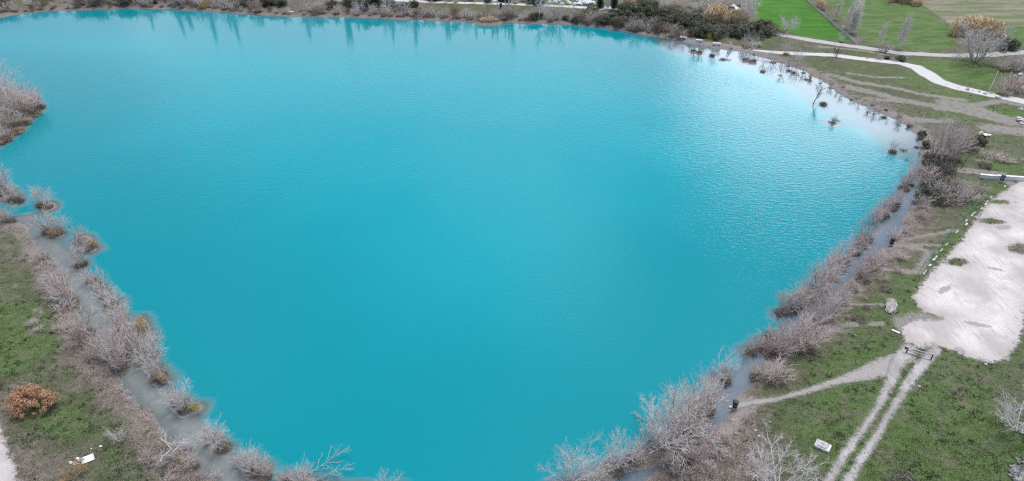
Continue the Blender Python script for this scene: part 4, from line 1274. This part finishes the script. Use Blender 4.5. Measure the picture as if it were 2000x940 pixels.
r0 = copy_thing(tree_proto(223, 5.0, .10, .9, fork=.25, limbs=7, kids=(6, 6), tw=.014), 'bare_tree', (x, y, z), .5, .9, "white bare tree leaning left from the edge of the flooded path", 'tree', None, tilt=(.15, -.75))
x, y, z = ground(1755, 968)
plant('scrub', 1748, 972, 56, "pale olive bush at the very bottom beside the wheel ruts", wide=.8)


def oak(px, py):
    r_ = np.random.default_rng(230)
    x, y, z = ground(px, py)
    t = thing('brown_oak', (x, y, z), "rust-brown leafy young oak alone on the left meadow", 'tree')
    lobes = []
    for i in range(80):
        a = r_.random() * 6.28; q = r_.random() ** .5
        lobes.append((2.55 * q * math.cos(a), 1.9 * q * math.sin(a), .6 + 2.0 * r_.random() * (1 - .55 * q * q), .30 + .26 * r_.random()))
    segs = []
    for L_ in lobes[:20]:
        segs.append((0, np.array([(0, 0, .4), (L_[0] * .5, L_[1] * .5, L_[2] * .6), (L_[0], L_[1], L_[2])]), np.array([.05, .03, .012])))
    segs.append((0, np.array([(0, 0, -.3), (.03, 0, .3), (0, .03, .8)]), np.array([.12, .10, .08])))
    obj("trunk", segs_mesh("trunk", segs, lambda l: 6, M_darkbark), None, t)
    obj("crown", leaf_cloud("crown", M_rust, r_, lobes, 9000, .085, .55), None, t)


oak(66, 796)
plant('red', 0, 762, 26, "russet leafy twig bush cut by the left photo edge", wide=1.4)

# dead tree standing in the water
DT = tree_proto(240, 4.2, .10, .95, twig=M_grey_t, bark=M_darkbark, fork=.35, limbs=8, kids=(7, 6), tw=.013)
x, y, z = ground_w(1586, 208)
copy_thing(DT, 'drowned_tree', (x, y, max(z, -.2)), .4, 1.12, "leaning dark-trunked bare tree standing in the right shallows", 'tree', None, tilt=(0, .30))
for i, (px, py, h_, lean, lab) in enumerate([(1790, 226, 1.9, .5, "dark leaning dead stick on the right far bank"), (1797, 238, 2.2, .35, "pale leaning dead trunk above the white bay"), (1876, 330, 3.0, .3, "dark bare trunk standing by the right thicket"), (1880, 460, 4.2, .45, "long leaning grey pole beside the mesh fence")]):
    x, y, z = ground(px, py)
    m = MB()
    p0 = np.array((x, y, z - .2)); d = np.array((math.sin(lean), .1, math.cos(lean)))
    k = np.cross(d, (0, 1, 0))
    m.tube([p0, p0 + d * h_ * .4 + k * .05, p0 + d * h_ * .75, p0 + d * h_ + k * .12], [.08, .065, .05, .03], 7)
    if i < 3:
        m.tube([p0 + d * h_ * .55, p0 + d * h_ * .75 + np.array((-.25, .1, .1)), p0 + d * h_ * .9 + np.array((-.5, .2, .15))], [.035, .025, .012], 5)
    tag(m.build('dead_trunk' if i < 3 else 'leaning_pole', [M_darkbark, M_palebark, M_darkbark, M_bark][i]), lab, 'pole' if i == 3 else 'trunk')

# fallen branches in the near water
def fallen(px, py, L, ang, seed, label):
    r_ = np.random.default_rng(seed)
    x, y, z = ground_w(px, py)
    segs = []
    cfg = dict(nseg=[6, 4, 2], taper=[.3, .4, .4], wob=[.08, .15, .2], up=[0, 0, .02], kids=[9, 7], ang=[.6, .6], len=[.4, .45], rad=[.045, .022, .012], **{'from': [.2, .2]})
    branch(segs, r_, np.array((0, 0, .15)), np.array((math.cos(ang), math.sin(ang), .12)), L, .05, 0, cfg)
    t = thing('fallen_branch', (x, y, max(z, 0)), label, 'branch')
    obj("limb", segs_mesh("limb", [s for s in segs if s[0] == 0], lambda l: 6, M_bark), None, t)
    obj("twigs", segs_mesh("twigs", [s for s in segs if s[0] > 0], lambda l: 3, M_grey_t), None, t)


fallen(596, 934, 4.6, .55, 250, "fallen bare branches reaching into the near water")
fallen(618, 940, 3.6, .25, 251, "second fallen branch low beside the longer one in the near water")
fallen(1600, 655, 4.5, .12, 252, "grey fallen branch lying across the slope above the footpath")
fallen(1262, 838, 1.8, 2.6, 253, "half-sunk branch by the pale saplings on the right strip")

# ------------------------------------------------------------------ built objects
M_conc = simple_mat("weathered_concrete", (.36, .35, .335), (.58, .57, .55), 3, var=.06, bump=.4)
M_wconc = simple_mat("whitewashed_concrete", (.58, .57, .56), (.80, .79, .78), 2.5, var=.05, bump=.3)
M_bin = simple_mat("black_bin_plastic", (.012, .014, .014), (.03, .033, .032), 5, .5, .4, .1)
M_binlid = simple_mat("dark_green_lid", (.012, .03, .022), (.025, .05, .036), 5, .5, .4, .1)
M_metal = simple_mat("galvanised_metal", (.35, .36, .37), (.52, .53, .54), 6, .45, .5, .05)
M_greenpaint = simple_mat("faded_green_paint", (.13, .20, .16), (.22, .30, .25), 5, .6, .3, .08)
M_stone = simple_mat("limestone", (.33, .31, .29), (.62, .60, .57), 2.5, var=.2, bump=.6)
M_white = simple_mat("white_plastic", (.68, .68, .68), (.82, .82, .81), 2.0, .6, .3, .1)
M_card = simple_mat("torn_cardboard", (.30, .20, .12), (.48, .36, .24), 3, var=.1)
M_bag = simple_mat("blue_grey_bag", (.16, .18, .24), (.42, .44, .50), 3, .5, .3, .1)
M_rustm = simple_mat("rusty_iron", (.06, .035, .025), (.16, .085, .05), 6, .8, .2, .1)


def litter_bin(px, py, label, s=1.0):
    x, y, z = ground(px, py)
    t = thing('litter_bin', (x, y, max(z, .05)), label, 'bin', random.random() * 6, "litter bins around the lake", s)
    m = MB(); m.lathe([(.20, .28), (.25, .34), (.27, .70), (.29, 1.02), (.30, 1.05), (.27, 1.05)]); bod = m.build('body', M_bin, t)
    m = MB(); m.tube([(.285 * math.cos(q), .285 * math.sin(q), .72) for q in np.linspace(0, 6.283, 17)], .012, 5); m.build('band', M_metal, bod)
    m = MB(); m.lathe([(.30, 1.056), (.31, 1.10), (.24, 1.19), (.10, 1.23), (.02, 1.24)]); m.build('lid', M_binlid, t)
    m = MB(); m.tube([(.30, 0, -.3), (.30, 0, 1.35)], .035, 8); m.build('post', M_metal, t)
    m = MB(); m.box((0, 0, .14), (.42, .42, .27)); m.build('base', M_conc, t)
    m = MB(); m.rock((-.34, .20, .16), (.24, .20, .20), 4); m.rock((-.2, -.32, .12), (.18, .16, .15), 5)
    return t


litter_bin(1434, 799, "black litter bin at the lake end of the trodden footpath", 1.05)
litter_bin(1740, 480, "black litter bin on the right channel bank", 1.15)
litter_bin(1955, 356, "dark litter bin in front of the white concrete wall", 1.15)
litter_bin(978, 17, "dark litter bin on the far shore path above the reed bed", 1.3)


def bag(px, py, s, label, mat=M_bag, seed=1):
    x, y, z = ground(px, py)
    m = MB(); m.rock((0, 0, s * .5), (s, s * .8, s * .7), seed, sub=14)
    m.tube([(0, 0, s * .95), (.05 * s, 0, s * 1.35)], [s * .12, s * .25], 6)
    o = m.build('rubbish_bag', mat); o.location = (x, y, z)
    tag(o, label, 'bag', "rubbish bags")


bag(1427, 797, .22, "small white rubbish bag beside the footpath litter bin", M_white, 3)


# vehicle barrier across the track
def barrier():
    a = np.array(ground(1770, 689)); b = np.array(ground(1818, 703))
    t = thing('track_barrier', tuple(a), "faded green metal pole barrier across the wheel track", 'barrier')
    d = b - a
    L = float(np.linalg.norm(d[:2])); rz = math.atan2(d[1], d[0])
    t.rotation_euler = (0, 0, rz)
    for q in (0, L):
        m = MB(); m.box((q, 0, .33), (.12, .12, 1.1)); pst = m.build('post', M_rustm, t)
        m = MB(); m.box((q, 0, .91), (.15, .15, .05)); m.build('post_cap', M_metal, pst)
    m = MB(); m.tube([(.09, 0, .80), (L - .09, 0, .80)], .06, 10); m.build('upper_rail', M_conc, t)
    m = MB(); m.tube([(.09, 0, .40), (L - .09, 0, .40)], .06, 10); m.build('lower_rail', M_conc, t)
    m = MB(); m.tube([(L * .5, 0, .46), (L * .5, 0, .74)], .03, 8); m.tube([(.12, 0, .46), (L * .3, 0, .74)], .025, 8); m.build('brace', M_greenpaint, t)
    m = MB(); m.box((-.22, 0, .66), (.24, .16, .30)); m.build('counterweight', M_rustm, t)


barrier()


def slab(px, py):
    x, y, z = ground(px, py)
    t = thing('concrete_chamber', (x, y, z + .05), "white concrete inspection slab with raised lid in the grass", 'slab', R(-36), None, .88)
    m = MB(); m.box((0, 0, .14), (1.75, 1.25, .36), bevel=.06); m.build('base_slab', M_conc, t)
    m = MB(); m.box((-.08, .05, .385), (1.05, .95, .12), bevel=.1); cov = m.build('cover', M_conc, t)
    m = MB(); m.box((.72, 0, .352), (.16, 1.1, .05)); m.build('kerb_edge', M_wconc, t)
    m = MB(); m.tube([(-.3, .05, .46), (-.3, .05, .52), (.1, .05, .52), (.1, .05, .46)], .015, 6); m.build('lift_handle', M_rustm, cov)


slab(1606, 874)


def bench(px, py, w, label):
    x, y, z = ground(px, py)
    t = thing('concrete_bench', (x, y, max(z, .05)), label, 'bench', R(-14), "concrete benches of the far right shore")
    m = MB(); m.box((0, 0, .47), (w, .6, .16), bevel=.08); m.build('seat', M_wconc, t)
    for s in (-1, 1):
        m = MB(); m.box((s * (w / 2 - .28), 0, .17), (.24, .5, .43), bevel=.05); m.build('support', M_conc, t)


bench(1334, 80, 1.7, "white concrete bench nearest the yellow willow on the far shore")
bench(1365, 85, 1.7, "middle white concrete bench on the far right shore")
bench(1399, 92, 2.0, "white concrete bench closest to the gravel road start")
bench(568, 26, 1.9, "lone white concrete bench at the far left waterline")


def marker(px, py, h_, r_, label):
    x, y, z = ground(px, py)
    t = thing('marker_post', (x, y, z), label, 'post')
    m = MB(); m.lathe([(r_, -.2), (r_, h_), (r_ * .8, h_ + .06), (r_ * .3, h_ + .1)], k=12); m.build('shaft', M_wconc, t)
    m = MB(); m.lathe([(r_ * 1.7, -.1), (r_ * 1.7, .12), (r_ * 1.2, .18)], k=12); m.build('foot', M_conc, t)


marker(1426, 94, 1.3, .16, "white marker post right of the last concrete bench")
for i, (px, py, lab) in enumerate([(528, 33, "thin white stake in the water at the far left shore"), (568, 36, "thin white stake below the lone far bench")]):
    x, y, z = ground_w(px, py)
    m = MB(); m.tube([(x, y, z - .3), (x + .05, y, 1.5)], [.05, .04], 6)
    tag(m.build('water_stake', M_wconc), lab, 'stake')

# stone pillar between the conifers
x, y, z = ground(1187, 19)
t = thing('stone_pillar', (x, y, z), "white stone pillar standing between the two dark conifers", 'pillar')
m = MB(); m.box((0, 0, .25), (2.0, 2.0, .6), bevel=.06); m.box((0, 0, .66), (1.5, 1.5, .22), bevel=.08); m.build('plinth', M_wconc, t)
m = MB(); m.lathe([(.52, .76), (.48, .9), (.42, 2.2), (.40, 3.2)], k=14); m.build('shaft', M_stone, t)
m = MB(); m.box((0, 0, 3.29), (1.1, 1.1, .18), bevel=.1); m.lathe([(.4, 3.385), (.3, 3.7), (.05, 3.95)], k=12); m.build('cap', M_stone, t)
# boulders in a row behind the far path
for i, (px, py, s) in enumerate([(1074, 7, .8), (1084, 6, .7), (1098, 9, .6), (1112, 8, .7), (1121, 10, .8), (1132, 9, .9), (1140, 8, 1.0), (1149, 9, 1.1), (1158, 9, 1.0), (1090, 3, .7), (1130, 3, .8), (1150, 3, .8), (1108, 4, .6)]):
    x, y, z = ground(px, py)
    m = MB(); m.rock((0, 0, s * .35), (s * 1.1, s * .9, s * .75), 300 + i, sub=14)
    o = m.build('boulder', M_wconc); o.location = (x, y, z)
    tag(o, f"white boulder in the row left of the conifers, {ordn(i)} counted", 'boulder', "white boulders on the far shore")
for i, (px, py, s) in enumerate([(1871, 172, .35), (1890, 176, .5), (1900, 178, .3), (1912, 180, .3), (1924, 184, .5), (1936, 183, .35), (1947, 191, .55), (1951, 193, .45), (1993, 215, .5), (1982, 150, .5), (1992, 147, .6)]):
    x, y, z = ground(px, py)
    m = MB(); m.rock((0, 0, s * .35), (s * 1.0, s * .9, s * .7), 330 + i, sub=12)
    o = m.build('roadside_stone', [M_wconc, M_stone][i % 2]); o.location = (x, y, z)
    tag(o, f"pale stone beside the curving gravel road, {ordn(i)} from the left", 'stone', "stones beside the curving road")

# low concrete wall at the right edge
a = np.array(ground(1912, 347)); b = np.array(ground(1944, 350)); c = np.array(ground(2080, 357))
t = thing('concrete_wall', tuple(a), "low white concrete wall at the right edge above the gravel lot", 'wall')
for p_, q_ in ((a, b), (b, c)):
    d = q_ - p_; L = float(np.linalg.norm(d[:2])); rz = math.atan2(d[1], d[0]); mid = (p_ + q_) / 2 - a
    m = MB(); m.box((mid[0], mid[1], mid[2] + .2), (L - .02, .40, .8), rz=rz, bevel=.05); m.build('section', M_wconc, t)
    m = MB(); m.box((mid[0], mid[1], mid[2] + .65), (L - .02, .50, .09), rz=rz); m.build('coping', M_wconc, t)

# broken stone kerb along the lot
KL = [(1797, 545), (1812, 522), (1830, 500), (1850, 476), (1866, 458), (1876, 446), (1892, 430), (1905, 416), (1922, 402), (1938, 384), (1950, 374), (1964, 364)]
r_ = np.random.default_rng(400)
pts = [np.array(ground(*q)) for q in KL]
t = thing('stone_kerb', tuple(pts[0]), "broken pale stone kerb running along the grass strip by the lot", 'kerb')
m = MB()
for p_, q_ in zip(pts[:-1], pts[1:]):
    d = q_ - p_; L = float(np.linalg.norm(d[:2])); rz = math.atan2(d[1], d[0])
    n = max(1, int(L / .95))
    for k in range(n):
        if r_.random() < .45: continue
        c_ = p_ + d * (k + .5) / n - pts[0]
        m.box((c_[0] + r_.normal(0, .07), c_[1] + r_.normal(0, .07), c_[2] + .08), (L / n * (.6 + .3 * r_.random()), .14 + .12 * r_.random(), .24), rz=rz + r_.normal(0, .12), rx=r_.normal(0, .12), bevel=.15)
m.build('kerb_stones', M_stone, t)

# green wire mesh fence
FL = [(1786, 548), (1802, 522), (1820, 500), (1840, 476), (1852, 462), (1866, 444), (1882, 428), (1896, 413), (1912, 398), (1928, 382)]
pts = [np.array(ground(*q)) for q in FL]
t = thing('mesh_fence', tuple(pts[0]), "low green wire mesh fence beside the stone kerb", 'fence')
g = G("green_wire_mesh")
mm = g.bsdf((.16, .30, .24), .6, .3)
M_mesh = g.done(mm)
for p_ in pts:
    m = MB(); c_ = p_ - pts[0]; m.tube([(c_[0], c_[1], c_[2] - .3), (c_[0] + .02, c_[1], c_[2] + 1.25)], .03, 6); m.build('fence_post', M_greenpaint, t)
for p_, q_ in zip(pts[:-1], pts[1:]):
    m = MB(); c_, e_ = p_ - pts[0], q_ - pts[0]
    up = np.array((0, 0, 1.0))
    for k in range(8):
        m.tube([c_ + up * (.08 + .15 * k), e_ + up * (.08 + .15 * k)], .004, 3, False)
    L = np.linalg.norm(e_ - c_)
    for k in range(1, int(L / .16)):
        b_ = c_ + (e_ - c_) * k / int(L / .16)
        m.tube([b_ + up * .05, b_ + up * 1.15], .004, 3, False)
    m.build('mesh_panel', M_mesh, t)

# plot fence by the road
pts = [np.array(ground(*q)) for q in [(1947, 146), (1941, 160), (1934, 174), (1930, 182)]]
t = thing('plot_fence', tuple(pts[0]), "low grey fence closing the thorny plot near the curving road", 'fence')
for p_ in pts:
    m = MB(); c_ = p_ - pts[0]; m.box((c_[0], c_[1], c_[2] + .45), (.12, .12, 1.2)); m.build('fence_post', M_conc, t)
for p_, q_ in zip(pts[:-1], pts[1:]):
    m = MB(); c_, e_ = p_ - pts[0], q_ - pts[0]
    for hz in (.35, .85):
        m.tube([c_ + np.array((0, 0, hz)), e_ + np.array((0, 0, hz))], .04, 5)
    m.build('rail', M_metal, t)

# concrete irrigation channel between the fields
CH = [np.array(ground(*q)) for q in [(1556, -14), (1570, -2), (1590, 14), (1612, 34), (1634, 54), (1655, 70), (1674, 87)]]
t = thing('irrigation_channel', tuple(CH[0]), "narrow concrete irrigation channel between the two green fields", 'channel')
for p_, q_ in zip(CH[:-1], CH[1:]):
    d = q_ - p_; L = float(np.linalg.norm(d[:2])); rz = math.atan2(d[1], d[0]); mid = (p_ + q_) / 2 - CH[0]
    nrm2 = np.array((-d[1], d[0], 0)) / L
    m = MB()
    for s in (-1, 1):
        m.box(mid + nrm2 * s * .26 + np.array((0, 0, .12)), (L - .03, .10, .5), rz=rz, bevel=.08)
    m.box(mid + np.array((0, 0, .0)), (L - .03, .40, .16), rz=rz)
    m.build('trough_section', M_bark, t)
m = MB(); m.box((0, 0, .5), (.5, .3, .9)); m.box((0, 0, 1.0), (.6, .4, .08))
o = m.build('sluice_post', M_wconc); o.location = ground(1646, 58); tag(o, "small white sluice box beside the irrigation channel", 'sluice box')

# scrap sheets in the fallow field and on the right shore
def scrap(px, py, s, seed, label, cat='debris', mats=None, n=4):
    r_ = np.random.default_rng(seed)
    x, y, z = ground(px, py)
    t = thing('debris_pile', (x, y, z), label, cat)
    for i in range(n):
        m = MB()
        m.box((r_.normal(0, s * .45), r_.normal(0, s * .35), .12 + .1 * i), (s * (.5 + .6 * r_.random()), s * (.25 + .3 * r_.random()), .09), rz=r_.random() * 3, rx=r_.normal(0, .25), ry=r_.normal(0, .25))
        m.build('slab_piece', (mats or [M_wconc, M_conc, M_white])[i % 3], t)
    m = MB(); m.rock((s * .3, -s * .2, .1), (s * .28, s * .25, s * .22), seed); m.build('lump', M_stone, t)


scrap(1956, 70, 1.6, 500, "white scrap lying open in the field right of the golden reeds")
scrap(1924, 264, 1.2, 501, "pale broken slabs dumped above the dark right thicket", n=5)
scrap(1990, 237, 1.6, 502, "pale broken slabs at the right edge of the trodden ground", n=5)
scrap(1990, 170, 1.5, 503, "pale sheets dumped in the thorny plot at the right edge", n=3)
scrap(963, 4, 1.4, 504, "white scrap behind the far middle shore path", n=4)
scrap(1432, 17, 2.2, 505, "white tarpaulin scraps behind the far reeds", n=5)

# brush heap by the lot
def brush_heap(px, py):
    r_ = np.random.default_rng(510)
    x, y, z = ground(px, py)
    t = thing('brush_heap', (x, y, z), "grey heap of cut branches on the grass left of the lot", 'heap', R(58))
    m = MB(); m.rock((0, 0, .1), (1.5, .7, .38), 511, sub=18); m.build('core', M_bark, t)
    segs = []
    for i in range(260):
        p0 = np.array((np.clip(r_.normal(0, .7), -1.3, 1.3), np.clip(r_.normal(0, .3), -.6, .6), .12 + .24 * r_.random()))
        a = r_.normal(0, .35)
        d = np.array((math.cos(a), math.sin(a), r_.normal(0, .05))) * (.35 + .4 * r_.random())
        segs.append((0, np.array([p0 - d, p0 + r_.normal(0, .05, 3) + np.array((0, 0, .1)), p0 + d]), np.array([.03, .025, .01])))
    obj('branches', segs_mesh('branches', segs, lambda l: 4, M_grey_t), None, t)


brush_heap(1740, 600)
m = MB(); m.box((0, 0, .1), (.95, .28, .16), rz=-.7, bevel=.1)
o = m.build('white_block', M_wconc); o.location = ground(1749, 649); tag(o, "short white concrete block at the lot corner above the barrier", 'block')

# dumped rubbish at the lower left
x, y, z = ground(172, 898)
t = thing('white_board', (x, y, z), "dirty white board lying on the dump at the lower left", 'board', R(35))
m = MB(); m.box((0, 0, .12), (1.2, .9, .07), rx=.06, ry=.05); m.build('panel', M_wconc, t)
m = MB()
for s in (-1, 1):
    m.box((s * .55, 0, .185), (.08, .9, .05), rx=.06)
m.build('batten', M_conc, t)
bag(160, 900, .28, "blue-grey rubbish bag lying on the dumped white board", M_bag, 7)
bag(152, 898, .24, "white rubbish bag between the board and the cardboard", M_white, 8)
bag(139, 905, .20, "small white bag at the left end of the dump", M_white, 9)
x, y, z = ground(150, 905)
m = MB(); m.box((0, 0, .10), (.7, .45, .06), rz=.4, rx=.2); m.box((.3, .25, .2), (.5, .4, .05), rz=1.0, ry=.4)
o = m.build('cardboard_sheet', M_card); o.location = (x, y, z); tag(o, "torn brown cardboard in the dump at the lower left", 'cardboard')
for i, (px, py, s, lab) in enumerate([(197, 872, .2, "crumpled plastic sheet on the grass above the dump"), (178, 877, .13, "small white plastic scrap just above the dumped board"), (1505, 825, .13, "small white litter scrap in the grass right of the bin"), (1482, 852, .2, "pale flat stone in the grass left of the white tree"),
                                 (1476, 841, .15, "pale chipped stone above the flat one near the white tree"), (1433, 820, .12, "white pebble below the footpath bin"), (1411, 779, .14, "white litter on the mud above the footpath bin"), (1397, 786, .13, "white litter on the mud left of the footpath bin"), (1527, 854, .13, "little white stone left of the concrete slab"), (1795, 755, .2, "pale stone beside the right wheel rut"), (1925, 712, .25, "flat pale stone on the grass bank below the lot")]):
    x, y, z = ground(px, py)
    s *= .7
    m = MB(); m.rock((0, 0, s * .3), (s * 1.2, s, s * .5), 520 + i)
    o = m.build('pale_scrap', M_white if 'white' in lab or 'plastic' in lab else M_stone); o.location = (x, y, max(z, .02)); tag(o, lab, 'litter' if 'scrap' in lab or 'litter' in lab or 'plastic' in lab else 'stone')
fallen(30, 945, 0.1, 0, 1, "x") if False else None
plant('orange', 150, 935, 34, "orange-twigged low bush in front of the dump at the lower left", wide=1.6)

# rubble heap, bottom right
r_ = np.random.default_rng(540)
m = MB()
for i in range(150):
    px, py = 1992 + r_.normal(0, 10), 925 + r_.normal(0, 14)
    x, y, z = ground(px, py)
    s = .10 + .22 * r_.random() ** 2
    m.rock((x, y, z + s * .4 + .25 * r_.random() * math.exp(-((px - 1996) / 9) ** 2)), (s * 1.2, s, s * .8), 541 + i, sub=8)
tag(m.build('rubble', simple_mat("grey_rubble", (.13, .125, .12), (.46, .44, .42), 1.2, bump=.5)), kind='stuff')

# ------------------------------------------------------------------ ground cover: grass blades as loose masses
def scatter(name, n, mat_, weight, h, w, lean, seed, clump=.35, per=5):
    r_ = np.random.default_rng(seed)
    # uniform in view on the ground: sample the visible wedge
    u = r_.random(n * 3) * 2100 - 50
    v = r_.random(n * 3) ** 1.35 * 1010 - 20
    v = 990 - v
    q = np.array(P(u, v)).T
    x, y = q[:, 0], q[:, 1]
    s = land_sd(x, y)
    keep = s > .25
    x, y, s = x[keep], y[keep], s[keep]
    wgt = weight(x, y, s)
    keep = r_.random(len(x)) < wgt
    x, y = x[keep][:n], y[keep][:n]
    x = np.repeat(x, per) + r_.normal(0, clump, len(x) * per)
    y = np.repeat(y, per) + r_.normal(0, clump, len(y) * per)
    c = np.stack([x, y, height(x, y) - .03], -1)
    me = blades(name, mat_, c, h, w, lean, r_)
    return tag(obj(name, me), kind='stuff')


road_polys = []


def offroad(x, y):
    k = sstep(-.6, .3, -lot_sd(x, y)) * sstep(-.6, .3, -poly_sd(x, y, ROADL))
    for px, w_ in [([(1474, 101), (1620, 116), (1756, 132), (1808, 154), (1830, 168), (1920, 192), (2100, 226)], 1.7), ([(1500, 70), (1700, 103), (1760, 112), (1920, 117), (2100, 103)], 1.6),
                   ([(1772, 690), (1738, 750), (1680, 850), (1580, 1010)], .6), ([(1822, 695), (1768, 760), (1715, 850), (1615, 1010)], .6), ([(1768, 706), (1690, 738), (1580, 770), (1425, 800)], .7)]:
        k = k * sstep(w_ * .7, w_ * 1.3, line_dist(x, y, poly(px)))
    for pl, r2 in DIRT:
        k = k * (.15 + .85 * sstep(r2 * .6, r2 * 1.5, line_dist(x, y, pl)))
    return k


def w_green(x, y, s):
    l = np.clip(.15 + .5 * (vnoise(x, y, 14, 6) * .6 + vnoise(x, y, 5, 7) * .4 - .45) + blobs(x, y, LUSH), 0, 1)
    return np.clip(l * 1.1, .05, 1) * offroad(x, y) * (y < 150)


def w_dry(x, y, s):
    b = np.clip(np.where(x < -20, .45, .8) * blobs(x, y, BRUSH) + .8 * (1 - sstep(.8, 4, s)), 0, 1)
    return np.clip(.06 + b, 0, 1) * offroad(x, y)


def blade_mat(name, c1, c2, c3):
    g = G(name)
    c = g.mix(g.ramp(g.noise(.6, 4, .6), .35, .65), c1, c2)
    c = g.mix(g.ramp(g.noise(3.5, 3, .6), .45, .7), c, c3)
    return g.done(g.bsdf(c, .9, .1))


M_gr = blade_mat("green_blades", (.055, .090, .030), (.105, .145, .058), (.155, .155, .085))
M_dr = blade_mat("dry_blades", (.19, .155, .130), (.37, .305, .275), (.29, .245, .185))
scatter('grass', 20000, M_gr, w_green, .24, .022, .8, 601, .22, 6)
scatter('dry_grass', 13000, M_dr, w_dry, .55, .015, .75, 602, .3, 7)


def w_lotedge(x, y, s):
    q = lot_sd(x, y)
    e = sstep(-1.2, -.2, q) * (1 - sstep(.1, 1.3, q))
    for a_, b_ in [((1772, 690), (1580, 1010)), ((1822, 695), (1615, 1010))]:
        pass
    c1_ = line_dist(x, y, poly([(1795, 700), (1765, 742), (1730, 800), (1698, 850), (1660, 910), (1600, 1010)]))
    return np.clip(.85 * e * (vnoise(x, y, 1.3, 21) > .45) + .9 * (1 - sstep(.25, .75, c1_)) * (vnoise(x, y, .8, 22) > .4), 0, 1)


scatter('edge_weeds', 9000, M_gr, w_lotedge, .22, .03, .9, 603, .14, 7)

M_tus = blade_mat("tussock_blades", (.024, .052, .022), (.040, .080, .030), (.070, .105, .045))
scatter('grass_tussocks', 3600, M_tus, lambda x, y, s: w_green(x, y, s) * (vnoise(x, y, 3.0, 31) > .42), .26, .035, .95, 604, .17, 16)
